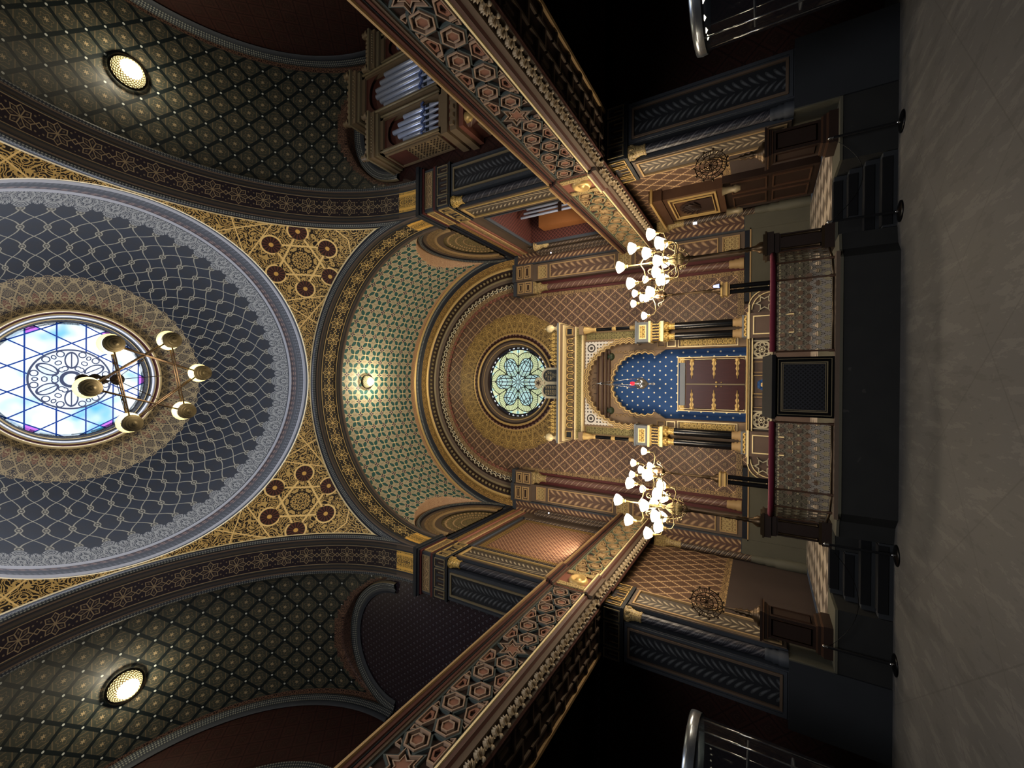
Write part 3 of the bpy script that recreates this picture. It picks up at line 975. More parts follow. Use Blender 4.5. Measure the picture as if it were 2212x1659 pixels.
def fr_x(g, y0, y1, z0, z1, x, w, d, mi, s):
    g.frame(rect(y0, y1, z0, z1), rect(y0 + w, y1 - w, z0 + w, z1 - w), x - s * d, x, mi, 'x')

def pier(s, z0, z1, cap, nm, lower):
    """square pillar with a round shaft in a notch at its inner corner"""
    g = G()
    X0, X1, YF, YB = 4.36, 5.36, 8.0, 8.92
    def bx(x0, x1, y0, y1, a, b, mi): 
        xs = sorted((s * x0, s * x1)); g.box(xs[0], xs[1], y0, y1, a, b, mi)
    bx(4.58, X1, YF, YB, z0, z1, 0); bx(X0, 4.6, 8.22, YB, z0, z1, 0)
    if lower:
        bx(4.40, 5.5, 7.985, YB + .02, 0, z0, 4)
        bx(4.38, 4.42, 8.0, YB + .02, ZF, z0, 5)  # paler inner skin: the light on this side is put into its colour
    root = struct(g, nm, [m['slate'], m['leaf_slate'], m['leaf_taupe'], m['gold_dull'], m['plinth_green'], m['plinth_lit']])
    # leaf panels with fillets
    a, b = z0 + .12, z1 - .12
    g = G(); xs = sorted((s * 4.70, s * 5.2))
    panel_y(g, xs[0], xs[1], YF - .004, a, b, 0)
    for xx in (4.95,): pass
    fr_y(g, *sorted((s * 4.66, s * 5.24)), a - .04, b + .04, YF, .04, .04, 1)
    fr_y(g, *sorted((s * 4.60, s * 5.34)), a - .10, b + .10, YF, .05, .02, 2)
    wobj(g, 'leaf_panel', [m['leaf_slate'], m['gold_dull'] if not lower else m['taupe'], m['slate']], root)
    g = G()
    panel_x(g, s * (X0 - .004), 8.32, 8.84, a, b, 0)
    fr_x(g, 8.28, 8.88, a - .04, b + .04, s * X0, .035, .04, 1, s)
    fr_x(g, 8.23, 8.92, a - .10, b + .10, s * X0, .045, .02, 2, s)
    wobj(g, 'leaf_panel', [m['leaf_taupe'], m['gold' if not lower else 'tan'], m['taupe']], root)  # warmer and brighter than the front panel: lit inner face painted in
    # corner shaft
    cx, cy = s * 4.47, 8.11
    g = G(); g.lathe((cx, cy, 0), [(.078, z0 + .32), (.078, z1 - .3)], 20, 0)
    sh = wobj(g, 'column_shaft', m['shaft_slate'], root)
    g = G(); g.lathe((cx, cy, 0), [(.12, z0), (.12, z0 + .12), (.10, z0 + .15), (.115, z0 + .2), (.09, z0 + .24), (.1, z0 + .28), (.086, z0 + .33)], 20)
    wobj(g, 'column_base', m['slate'] if lower else m['tan'], root)
    g = G(); g.lathe((cx, cy, 0), [(.087, z1 - .32), (.1, z1 - .3), (.088, z1 - .27), (.09, z1 - .2), (.12, z1 - .1), (.14, z1)], 20)
    for k in range(8):
        w = 2 * pi * k / 8
        g.lathe((cx + .115 * cos(w), cy + .115 * sin(w), z1 - .07), [(0, -.05), (.035, -.01), (.035, .03), (0, .06)], 6)
    wobj(g, 'capital', m['orn_tan'] if lower else m['orn_gold'], root)
    # cap with little arcades
    zc0, zc1 = cap[0], cap[1]
    g = G()
    def cb(o, a, b, mi): 
        xs = sorted((s * (X0 - o), s * (X1 + o))); g.box(xs[0], xs[1], YF - o, YB + o * .3, a, b, mi)
    cb(.03, zc0, zc1, 0); cb(.05, zc0, zc0 + .05, 1); cb(.05, zc1 - .05, zc1, 1)
    H = zc1 - zc0
    for (xa, xb, n) in ((4.38, 4.60, 1), (4.64, 5.12, 3), (5.16, 5.36, 1)):
        x_a, x_b = sorted((s * xa, s * xb))
        fr_y(g, x_a, x_b, zc0 + .07, zc1 - .07, YF - .03, .02, .03, 2)
        for k in range(n):
            w = (xb - xa - .05) / n; c = x_a + .025 + w * (k + .5)
            g.poly([(p[0], YF - .034, p[1]) for p in arch_poly(c, zc0 + .1, w * .72, H - .22)], None, 3)
            g.box(c - .008, c + .008, YF - .05, YF - .03, zc0 + .1, zc0 + .1 + (H - .25) * .8, 2)
    for (ya, yb, n) in ((8.0, 8.2, 1), (8.24, 8.66, 3), (8.7, 8.9, 1)):
        fr_x(g, ya, yb, zc0 + .07, zc1 - .07, s * (X0 - .03), .02, .03, 4, s)
        for k in range(n):
            w = (yb - ya - .05) / n; c = ya + .025 + w * (k + .5)
            g.poly([(s * (X0 - .034), p[0], p[1]) for p in arch_poly(c, zc0 + .1, w * .72, H - .22)], None, 3)
            xs = sorted((s * (X0 - .05), s * (X0 - .03)))
            g.box(xs[0], xs[1], c - .008, c + .008, zc0 + .1, zc0 + .1 + (H - .25) * .8, 4)
    wobj(g, 'capital_block', [m['slate'], m['slate_dark'], m['gold_dull'], m['brown_dark'], m['gold']], root)  # duller fillets in front, brighter inside: shade and light put into the colours
    return root
for s in (1, -1):
    pier(s, 1.25, 3.90, (3.90, 4.36), 'pillar', True)
    r = pier(s, 4.4, 8.25, (8.25, 8.72), 'pillar', False)
    # cornice under the springing of the arches
    g = G()
    for o, a, b, mi in ((.05, 8.72, 8.78, 1), (.03, 8.78, 9.08, 0), (.07, 9.08, 9.13, 1), (.10, 9.13, 9.2, 3), (.13, 9.2, 9.3, 2)):
        xs = sorted((s * (4.36 - o), s * (5.36 + o))); g.box(xs[0], xs[1], 8.0 - o, 8.95, a, b, mi)
    panel_y(g, *sorted((s * 4.42, s * 5.3)), 8.0 - .034, 8.83, 9.04, 4); fr_y(g, *sorted((s * 4.4, s * 5.32)), 8.81, 9.06, 7.97, .02, .02, 5)
    panel_x(g, s * (4.33 - .004), 8.05, 8.88, 8.83, 9.04, 4); fr_x(g, 8.03, 8.9, 8.81, 9.06, s * 4.33, .02, .03, 6, s)
    wobj(g, 'cornice', [m['slate'], m['maroon'], m['slate_dark'], m['navy'], m['lace_brown'], m['gold_dull'], m['gold']], r)  # inner fillet is the lit copy of the duller front one
    # string course carrying on along the upper chancel wall
    g = G()
    for o, a, b, mi in ((.03, 8.62, 8.68, 1), (.06, 8.68, 8.74, 0), (.05, 8.74, 8.86, 3), (.09, 8.86, 8.92, 1), (.05, 8.92, 9.12, 4), (.10, 9.12, 9.2, 2), (.13, 9.2, 9.27, 2)):
        xs = sorted((s * (4.5 - o), s * 4.52)); g.box(xs[0], xs[1], 8.93, 12.6, a, b, mi)
    struct(g, 'trim_%d' % (22 if s > 0 else 23), [m['tan'], m['salmon'], m['navy'], m['lace_brown'], m['lace_gold']])

# pilasters beside the arch of the back wall
for s in (1, -1):
    root = None
    g = G()
    xs = sorted((s * 3.12, s * 4.66)); g.box(xs[0], xs[1], 12.96, 13.1, ZF, 9.2, 0)
    xs = sorted((s * 3.52, s * 4.10)); g.box(xs[0], xs[1], 12.76, 13.0, ZF, 9.0, 1)
    xs = sorted((s * 4.10, s * 4.66)); g.box(xs[0], xs[1], 12.66, 13.0, ZF, 9.2, 2)
    root = struct(g, 'pillar', [m['maroon'], m['taupe'], m['slate']])
    # border strip beside the net
    g = G(); panel_y(g, *sorted((s * 3.0, s * 3.12)), 12.985, 2.1, 9.0, 0); panel_y(g, *sorted((s * 0.2, s * 3.12)), 12.98, 2.1, 2.25, 0)
    wobj(g, 'border', m['lace_brown'], root)
    # half column
    g = G(); g.lathe((s * 3.30, 12.92, 0), [(.105, 2.45), (.105, 8.0)], 24)
    wobj(g, 'column_shaft', m['shaft_mauve'], root)
    g = G(); g.lathe((s * 3.30, 12.92, 0), [(.15, 2.1), (.15, 2.2), (.12, 2.24), (.14, 2.3), (.11, 2.36), (.12, 2.42), (.107, 2.46)], 24); wobj(g, 'column_base', m['tan'], root)
    g = G(); g.lathe((s * 3.30, 12.92, 0), [(.107, 7.98), (.125, 8.0), (.11, 8.03), (.11, 8.15), (.17, 8.3), (.2, 8.42)], 24)
    for k in range(8):
        w = pi + pi * (k + .5) / 8; g.lathe((s * 3.3 + .16 * cos(w), 12.92 + .16 * sin(w), 8.3), [(0, -.07), (.04, -.02), (.04, .04), (0, .09)], 6)
    g.box(s * 3.3 - .2, s * 3.3 + .2, 12.74, 13.0, 8.42, 8.5)
    wobj(g, 'capital', m['orn_tan'], root)
    # pilaster panels: palmettes, small square ones at head and foot
    g = G()
    for a, b, mi in ((2.2, 2.62, 1), (2.72, 5.0, 0), (5.1, 5.5, 1), (5.6, 7.85, 0), (7.95, 8.3, 1)):
        panel_y(g, *sorted((s * 3.60, s * 4.0)), 12.755, a + .03, b - .03, mi)
        fr_y(g, *sorted((s * 3.57, s * 4.03)), a, b, 12.76, .03, .03, 2)
    wobj(g, 'palmette_panel', [m['palm_brown'], m['orn_tan'], m['tan']], root)
    g = G(); panel_y(g, *sorted((s * 4.14, s * 4.5)), 12.655, 2.1, 9.05, 0); wobj(g, 'leaf_panel', m['leaf_ochre'], root)
    # imposts
    g = G()
    for (xa, xb, yy) in ((3.08, 3.55, 12.7), (3.55, 4.1, 12.62)):
        x_a, x_b = sorted((s * xa, s * xb))
        g.box(x_a, x_b, yy, 13.0, 8.48, 9.12, 0)
        for a, b in ((8.52, 8.78), (8.82, 9.06)):
            fr_y(g, x_a + .05, x_b - .05, a, b, yy, .03, .04, 1); fr_y(g, x_a + .12, x_b - .12, a + .06, b - .06, yy, .025, .03, 1)
            panel_y(g, x_a + .145, x_b - .145, yy - .01, a + .085, b - .085, 2)
        g.box(x_a - .03, x_b + .03, yy - .05, 13.0, 9.12, 9.22, 3)
    wobj(g, 'capital_block', [m['taupe'], m['tan'], m['brown_dark'], m['slate']], root)
    # corner column in the angle with the side wall
    g = G(); g.lathe((s * 4.55, 12.58, 0), [(.085, 1.85), (.085, 3.6)], 20, 0); g.lathe((s * 4.36, 12.56, 0), [(.07, 5.4), (.07, 8.1)], 20, 0)
    g.lathe((s * 4.36, 12.3, 0), [(.06, 5.4), (.06, 8.1)], 20, 0)
    wobj(g, 'column_shaft', m['shaft_brown'], root)
    g = G(); g.lathe((s * 4.55, 12.58, 0), [(.13, ZF), (.13, 1.3), (.1, 1.34), (.12, 1.5), (.09, 1.56), (.11, 1.66), (.086, 1.86)], 20)
    wobj(g, 'column_base', m['plinth_lit'], root)
    g = G(); g.lathe((s * 4.55, 12.58, 0), [(.086, 3.58), (.1, 3.62), (.088, 3.66), (.09, 3.8), (.14, 3.98)], 20); g.box(s * 4.55 - .15, s * 4.55 + .15, 12.44, 12.7, 3.98, 4.3)
    wobj(g, 'capital', m['orn_tan'], root)
    # plinth: grey green, with the navy line above
    g = G()
    x_a, x_b = sorted((s * 2.2, s * 4.12)); g.box(x_a, x_b, 12.62, 13.0, ZF, 1.95, 0); g.box(x_a, x_b, 12.64, 13.0, 1.95, 2.08, 1); g.box(x_a, x_b, 12.60, 13.0, 1.93, 1.96, 2)
    x_a, x_b = sorted((s * 4.08, s * 4.66)); g.box(x_a, x_b, 12.6, 13.0, ZF, 2.08, 0)
    wobj(g, 'plinth', [m['plinth_lit'], m['navy'], m['tan']], root)

# ================================================================== galleries
flat('cove_red', '4e302a', .5, var=.1); flat('shell_tan', 'a8977c', .5)
def strap_fascia(g, P, L0, L1, H, flip=1):
    """geometric relief on a local panel; P(u, w, d) gives the world point: u along, w height 0..H, d outwards"""
    def ringp(outer, inner, d0, d1, mi):
        n = len(outer)
        for i in range(n):
            a, b, c, d = outer[i], outer[(i + 1) % n], inner[(i + 1) % n], inner[i]
            g.poly([P(*a, d1), P(*b, d1), P(*c, d1), P(*d, d1)], [(0, 0)] * 4, mi)
            g.poly([P(*a, d0), P(*b, d0), P(*b, d1), P(*a, d1)], [(0, 0)] * 4, mi)
            g.poly([P(*d, d1), P(*c, d1), P(*c, d0), P(*d, d0)], [(0, 0)] * 4, mi)
    def plate(poly, d, mi): 
        g.poly([P(*a, d) for a in poly], [(a[0], a[1]) for a in poly], mi)
    def off(poly, k):
        cx = sum(p[0] for p in poly) / len(poly); cy = sum(p[1] for p in poly) / len(poly)
        return [(cx + (p[0] - cx) * k, cy + (p[1] - cy) * k) for p in poly]
    g.poly([P(L0, 0, 0), P(L1, 0, 0), P(L1, H, 0), P(L0, H, 0)], [(0, 0)] * 4, 0)
    pitch = H * .50; n = max(1, int((L1 - L0) / pitch)); pitch = (L1 - L0) / n
    for i in range(n):
        cx = L0 + pitch * (i + .5)
        if i % 7 == 3:
            R = H * .37
            st = [(cx + (R if j % 2 == 0 else R * .56) * cos(pi / 6 * j + pi / 2), H / 2 + (R if j % 2 == 0 else R * .56) * sin(pi / 6 * j + pi / 2)) for j in range(12)]
            ringp(off(st, 1.17), off(st, 1.02), 0, .04, 1); ringp(off(st, .98), off(st, .88), 0, .05, 2); plate(off(st, .5), .03, 3); ringp(off(st, .60), off(st, .5), .0, .04, 2)
            continue
        up = (i % 2 == 0)
        cy = H * (.635 if up else .365); R = H * .235
        hx = [(cx + R * cos(pi / 3 * j + pi / 6), cy + R * sin(pi / 3 * j + pi / 6)) for j in range(6)]
        ringp(off(hx, 1.28), off(hx, 1.10), 0, .04, 1); ringp(off(hx, 1.05), off(hx, .92), 0, .055, 2)
        ringp(off(hx, .58), off(hx, .46), 0, .05, 2); plate(off(hx, .46), .035, 3)
        # house-shaped coffer on the opposite edge
        e = .06 if up else .94; sg = 1 if up else -1
        ch = [(cx - pitch * .47, H * e), (cx + pitch * .47, H * e), (cx + pitch * .47, H * (e + sg * .15)), (cx, H * (e + sg * .27)), (cx - pitch * .47, H * (e + sg * .15))]
        ringp(ch, off(ch, .82), 0, .045, 2); ringp(off(ch, .60), off(ch, .36), 0, .03, 3)
        # bars left and right of the hexagon up to the edge
        f = .94 if up else .06
        for q in (-1, 1):
            bar = [(cx + q * pitch * .47, H * f), (cx + q * pitch * .47, H * (f - sg * .20)), (cx + q * pitch * .40, H * (f - sg * .16)), (cx + q * pitch * .22, H * (f - sg * .02))]
            ringp(bar, off(bar, .7), 0, .035, 2)
        if i < n - 1:
            c2 = (cx + pitch, H * (.365 if up else .635)); a_ = (cx + (c2[0] - cx) * .40, cy + (c2[1] - cy) * .40); b_ = (cx + (c2[0] - cx) * .60, cy + (c2[1] - cy) * .60)
            dx, dy = b_[0] - a_[0], b_[1] - a_[1]; l = sqrt(dx * dx + dy * dy); nx, ny = -dy / l * H * .03, dx / l * H * .03
            q = [(a_[0] + nx, a_[1] + ny), (b_[0] + nx, b_[1] + ny), (b_[0] - nx, b_[1] - ny), (a_[0] - nx, a_[1] - ny)]
            plate(q, .04, 1)
    for w0, w1 in ((0, H * .05), (H * .95, H)):
        q = rect(L0, L1, w0, w1); plate(q, .03, 1); ringp(q, off(q, .999), 0, .03, 1)

def shell_mesh():
    """scallop: hinge low, fan opening upwards and outwards, seven ribs"""
    g = G(); n = 7; r = .086
    for k in range(n):
        a0, a1 = radians(-86 + 172 * k / n), radians(-86 + 172 * (k + 1) / n); am = (a0 + a1) / 2
        hz = -.05
        def P(a, q, d): return (r * q * sin(a), -d, hz + r * q * 1.15 * cos(a))
        for q0, q1, d0, d1 in ((.12, .6, .03, .07), (.6, 1.0, .07, .055)):
            g.poly([P(a0, q0, d0 * .8), P(a0, q1, d1 * .72), P(am, q1, d1 * 1.25), P(am, q0, d0)], None, 0)
            g.poly([P(am, q0, d0), P(am, q1, d1 * 1.25), P(a1, q1, d1 * .72), P(a1, q0, d0 * .8)], None, 0)
        g.poly([P(a0, 1, .04), P(am, 1, .069), P(a1, 1, .04), P(am, 1, 0)], None, 1)
    g.lathe((0, -.02, -.06), [(0, -.03), (.025, -.01), (.02, .02), (0, .03)], 8, 0)
    return g.mesh('shell', [MATS['shell_tan'], MATS['brown_dark']])
SHELL = shell_mesh()
XG = 4.02
for s, nm in ((1, 'right'), (-1, 'left')):
    root = bpy.data.objects.new('gallery_beam', None); COL.objects.link(root); root.location = (s * XG, -1.0, 4.37); root['kind'] = 'structure'; root['label'] = 'gallery with relief front'
    def seg(y0, y1, dx, bright, mats):
        """one straight run of the gallery front"""
        g = G()
        x = XG - dx
        def bx(a, b, z0, z1, mi):
            xs = sorted((s * a, s * b)); g.box(xs[0], xs[1], y0, y1, z0, z1, mi)
        # body and mouldings (a = distance from the axis)
        bx(x + .04, x + .36, 4.36, 5.3, 0)
        bx(x - .0, x + .3, 4.455, 4.52, 5); bx(x - .03, x + .3, 4.505, 4.53, 3)
        bx(x - .02, x + .3, 5.17, 5.20, 0); bx(x - .04, x + .3, 5.20, 5.235, 6); bx(x - .05, x + .3, 5.24, 5.255, 2); bx(x - .07, x + .3, 5.26, 5.31, 6); bx(x - .10, x + .34, 5.315, 5.345, 7)
        # cove below
        F = [(V((s * x, y0, 0)), V((s, 0, 0)), V((0, 0, 1))), (V((s * x, y1, 0)), V((s, 0, 0)), V((0, 0, 1)))]
        g.sweep(F, [(-.01, 4.50), (.0, 4.46), (.12, 4.385)], 4); g.sweep(F, [(.12, 4.385), (.14, 4.38), (.17, 4.24)], 5); g.sweep(F, [(.17, 4.24), (.2, 4.22), (.24, 4.23), (.26, 4.26), (.32, 4.37)], 6)
        return wobj(g, 'fascia_moulding', [m['taupe'], m['slate'], m['slate_dark'], m['gold_bright'], m['cove_red'], m['taupe'], m['cove_red'], m['tan']], root)
    seg(-2.5, 7.5, 0, 0, None); seg(7.5, 8.3, .06, 0, None); seg(8.3, 12.62, 0, 0, None)
    for (y0, y1, pal) in ((-2.5, 7.5, ('brown_dark', 'strap_blue', 'strap_tan', 'strap_pink')), (8.3, 12.25, ('cove_red', 'strap_green', 'strap_gold', 'strap_gold'))):
        g = G()
        strap_fascia(g, lambda u, w, d: (s * (XG + .035 - d), y0 + u, 4.53 + w), 0, y1 - y0, .64)
        if 'strap_blue' not in m:
            flat('strap_blue', '3e4646', .5); flat('strap_tan', '8c7664', .5); flat('strap_pink', '7a5444', .5, var=.1); flat('strap_green', '6a705c', .5); flat('strap_gold', 'a08660', .45)
        wobj(g, 'fascia_panel', [m[q] for q in pal], root)
    # medallion block
    g = G(); x = s * (XG - .03)
    xs = sorted((x, x + s * .1)); g.box(xs[0], xs[1], 7.53, 8.27, 4.53, 5.17, 0)
    for a in (7.56, 8.10): g.box(*sorted((x - s * .03, x)), a, a + .13, 4.56, 5.13, 1)
    wobj(g, 'medallion_panel', [m['salmon'], m['orn_tan']], root)
    g = G()
    g.lathe((x, 7.9, 4.8), [(q[0], -s * q[1]) for q in [(.0, .05), (.04, .06), (.055, .03), (.09, .02), (.13, .07), (.16, .07), (.19, .03), (.2, .0)]], 28, 0, axis='x')
    wobj(g, 'medallion', m['gold'], root)
    g = G()
    for k in range(5):
        pass
    # end tablet by the back wall
    g = G(); g.box(*sorted((x - s * .01, x + s * .06)), 12.28, 12.6, 4.56, 5.14); wobj(g, 'end_tablet', m['orn_tan'], root)
    # shells
    n = 0; y = 1.8
    while y < 12.55:
        dx = .06 if 7.5 < y < 8.3 else 0
        o = bpy.data.objects.new('shell', SHELL); COL.objects.link(o); o.parent = root
        o.location = V((s * (XG + .135 - dx), y, 4.30)) - root.location; o.scale = (1.12, 1.2, 1.1)
        o.rotation_euler = (0, 0, -s * pi / 2)
        y += .178
    # soffit of the gallery with a lattice of raised straps, then dark boarding
    g = G()
    for (a, b, y0, y1, z, mi) in ((XG + .3, 5.36, -2.5, 8.0, 4.37, 0), (5.36, 9.05, -2.5, 8.95, 4.5, 2), (XG + .3, 4.7, 8.9, 12.9, 4.42, 2)):
        xs = sorted((s * a, s * b)); g.poly([(xs[0], y0, z), (xs[1], y0, z), (xs[1], y1, z), (xs[0], y1, z)], None, mi)
    for (a, b) in ((XG + .33, XG + .37), (5.30, 5.36)):
        xs = sorted((s * a, s * b)); g.box(xs[0], xs[1], -2.5, 8.0, 4.33, 4.37, 1 if b > 5 else 3)
    y = -2.4
    while y < 7.7:
        for (x0, x1, ya, yb) in ((4.45, 4.75, y, y + .04), (4.75, 4.79, y - .2, y + .25), (4.79, 5.05, y + .21, y + .25), (5.05, 5.09, y, y + .45), (5.09, 5.28, y + .1, y + .14), (4.45, 4.49, y + .1, y + .4), (4.56, 4.6, y + .15, y + .35)):
            xs = sorted((s * x0, s * x1)); g.box(xs[0], xs[1], ya, yb, 4.335, 4.37, 3)
        y += .5
    xs = sorted((s * 5.34, s * 5.38)); g.box(xs[0], xs[1], -2.5, 8.0, 4.37, 4.5, 2)
    wobj(g, 'soffit', [m['brown_dark'], m['tan'], m['bronze_dark'], m['taupe']], root)
    g = G(); xs = sorted((s * 4.3, s * 9.0)); g.box(xs[0], xs[1], -2.5, 8.1, 4.56, 4.7); xs = sorted((s * 4.3, s * 4.65)); g.box(xs[0], xs[1], 8.9, 12.7, 4.56, 4.7)
    wobj(g, 'gallery_floor', m['wood_dark'], root)
    # row of small dark bosses along the wall under the gallery
# framed net panel on the upper wall opposite the organ room
g = G()
panel_x(g, -4.48, 9.45, 11.75, 5.4, 8.1, 0); fr_x(g, 9.3, 11.9, 5.2, 8.28, -4.5, .12, .03, 1, -1); fr_x(g, 9.12, 12.05, 5.05, 8.45, -4.5, .05, .06, 2, -1)
for y in (9.2, 11.98): g.lathe((-4.47, y, 0), [(.05, 5.3), (.05, 8.3)], 12, 3)
struct(g, 'trim_24', [m['wall_net_small'], m['stud_gold'], m['slate'], m['shaft_brown']])
# recess of the organ room on the other side
g = G()
X0, X1, Ya, Yb, Za, Zb = 4.5, 6.2, 9.25, 11.85, 4.9, 8.1
g.poly([(X0, Ya, Zb), (X0, Yb, Zb), (X1, Yb, Zb), (X1, Ya, Zb)], None, 0); g.poly([(X0, Yb, Za), (X1, Yb, Za), (X1, Yb, Zb), (X0, Yb, Zb)], None, 0)
g.poly([(X0, Ya, Za), (X1, Ya, Za), (X1, Ya, Zb), (X0, Ya, Zb)], None, 0); g.poly([(X1, Ya, Za), (X1, Yb, Za), (X1, Yb, Zb), (X1, Ya, Zb)], None, 1); g.poly([(X0, Ya, Za), (X0, Yb, Za), (X1, Yb, Za), (X1, Ya, Za)], None, 1)
fr_x(g, Ya - .12, Yb + .12, Za - .3, Zb + .12, X0, .12, .05, 2, 1); fr_x(g, Ya - .02, Yb + .02, Za, Zb + .02, X0, .04, .08, 3, 1)
for y in (12.05,): g.lathe((4.42, y, 0), [(.05, 5.3), (.05, 8.3)], 12, 4)
mat('recess_red', f_net('3c1c18', '46221c', '5a342c', '2c1412', .12, .12, .08, .5), .6)
struct(g, 'trim_25', [m['recess_red'], m['wood_brown'], m['taupe'], m['slate'], m['shaft_brown']])
# ================================================================== the ark
AR = thing('torah_ark', 'tall carved and gilded ark with a blue starred niche, below the round window', 'ark', (0, 12.4, ZF))
def AO(g, name, mats, label=None, par=None): return wobj(g, name, mats, par or AR, label)
def plate_hole(g, hole, cen, box, y, mi=0, y2=None, mi2=0):
    cx, cz = cen; x0, x1, z0, z1 = box
    def out(p):
        dx, dz = p[0] - cx, p[1] - cz; T = []
        if dx > 1e-9: T.append((x1 - cx) / dx)
        if dx < -1e-9: T.append((x0 - cx) / dx)
        if dz > 1e-9: T.append((z1 - cz) / dz)
        if dz < -1e-9: T.append((z0 - cz) / dz)
        t = min(T); return (cx + dx * t, cz + dz * t)
    n = len(hole)
    for i in range(n - 1):
        a, b = hole[i], hole[i + 1]; oa, ob = out(a), out(b)
        pts = [a, b]
        for c in ((x1, z1), (x0, z1), (x0, z0), (x1, z0)):      # keep the corners square
            on = [abs(oa[0] - c[0]) < 1e-6 or abs(oa[1] - c[1]) < 1e-6, abs(ob[0] - c[0]) < 1e-6 or abs(ob[1] - c[1]) < 1e-6]
            if all(on) and not (abs(oa[0] - ob[0]) < 1e-6 or abs(oa[1] - ob[1]) < 1e-6):
                pts += [ob, c, oa]; break
        else: pts += [ob, oa]
        g.poly([(p[0], y, p[1]) for p in pts], [(p[0], p[1]) for p in pts], mi)
        if y2 is not None:
            g.poly([(a[0], y, a[1]), (b[0], y, b[1]), (b[0], y2, b[1]), (a[0], y2, a[1])], None, mi2)
def horseshoe(R, zc, zb, leg, zleg, z0, cusps, amp):
    """open outline from the foot on one side over the arch to the foot on the other"""
    P = [(leg, z0), (leg, zleg)]
    a0 = -math.asin(min(1, max(0, (zc - zb) / R)))
    n = cusps * 6
    for i in range(n + 1):
        a = a0 + (pi - 2 * a0) * i / n
        r = R * (1 - amp + amp * 1.6 * abs(sin(cusps * pi * i / n)))
        P.append((r * cos(a), zc + r * sin(a)))
    P += [(-leg, zleg), (-leg, z0)]
    return P
IN = horseshoe(.90, 4.66, 4.32, 1.0, 4.02, 2.02, 19, .035)
OUT = horseshoe(1.2, 5.08, 4.75, 1.2, 4.7, 4.0, 25, .03)
# blue back of the niche
g = G(); g.poly([(-1.05, 12.78, 2.0), (1.05, 12.78, 2.0), (1.05, 12.78, 5.7), (-1.05, 12.78, 5.7)])
for s in (1, -1): g.poly([(s * 1.02, 12.5, 2.0), (s * 1.02, 12.78, 2.0), (s * 1.02, 12.78, 4.1), (s * 1.02, 12.5, 4.1)])
AO(g, 'niche_back', m['niche_blue'], 'deep blue niche wall dotted with gold stars')
# inner arch plate
g = G(); plate_hole(g, IN, (0, 4.3), (-1.25, 1.25, 2.0, 6.3), 12.46, 0, 12.56, 1)
for i in range(2, len(IN) - 3):
    a, b = IN[i], IN[i + 1]
    for k0, k1, d, mi in ((1.0, 1.035, .05, 1), (1.035, 1.07, .02, 0), (1.07, 1.1, .04, 2)):
        q = [(c[0] * k, (c[1] - 4.5) * k + 4.5) for c, k in ((a, k0), (b, k0), (b, k1), (a, k1))]
        g.poly([(p[0], 12.46 - d, p[1]) for p in q], None, mi)
AO(g, 'inner_arch', [m['ark_taupe'], m['gold'], m['tan']])
# beams in the tympanum, bosses and script
g = G()
for z, h in ((5.83, .04), (5.98, .05), (5.62, .03), (5.72, .03)): g.box(-1.0 if z < 5.9 else -.85, 1.0 if z < 5.9 else .85, 12.36, 12.46, z, z + h)
AO(g, 'tympanum_beam', m['wood_brown'])
for s in (1, -1):
    g = G(); g.lathe((s * .82, 12.44, 5.62), [(0, -.09), (.05, -.08), (.1, -.04), (.12, .02)], 14, 0, axis='y'); AO(g, 'boss', m['green_boss'])
    g = G()
    for k in range(7): g.tube([(s * (.62 + .07 * k), 12.43, 5.66 - .05 * k + .03 * cos(2 * j)) for j in range(3)] if 0 else [(s * (.95 + .035 * cos(j * .7) * (1 - j * .04)), 12.43, 5.42 - k * .13 + .05 * sin(j * .7)) for j in range(7)], .012, 5)
    AO(g, 'scroll', m['tan'])
# outer arch plate
g = G(); plate_hole(g, OUT, (0, 5.0), (-1.32, 1.32, 4.0, 6.42), 12.3, 0, 12.46, 0)
for i in range(2, len(OUT) - 3):
    a, b = OUT[i], OUT[i + 1]
    for k0, k1, d, mi in ((1.0, 1.025, .06, 1), (1.025, 1.05, .02, 0), (1.05, 1.075, .05, 1), (1.075, 1.1, .03, 0), (1.1, 1.12, .05, 1)):
        q = [(c[0] * k, (c[1] - 5.0) * k + 5.0) for c, k in ((a, k0), (b, k0), (b, k1), (a, k1))]
        g.poly([(p[0], 12.3 - d, p[1]) for p in q], None, mi)
AO(g, 'outer_arch', [m['ark_taupe'], m['gold']])
def f_spand(u, v):
    r = hyp(u, v); th = at2(v, u)
    k = mx(ring(r, .11, .02), lt(r * (1.0 + .15 * cs(th * 8)), .05))
    k = mx(k, gt(r, .17) * lt(hyp(pp(u / .10), pp(v / .10)) , .26))
    return mix(k, C('c8c2b8'), C('3a342e'))
mat('spandrel', f_spand, .5)
for s in (1, -1):
    g = G(); P = [(s * 1.27, 6.36), (s * .42, 6.36), (s * .62, 6.26), (s * .86, 6.06), (s * 1.06, 5.80), (s * 1.27, 5.42)]
    g.poly([(p[0], 12.255, p[1]) for p in P], [(abs(p[0]) - 1.08, p[1] - 6.17) for p in P]); AO(g, 'spandrel_tracery', m['spandrel'], 'white pierced corner tracery')
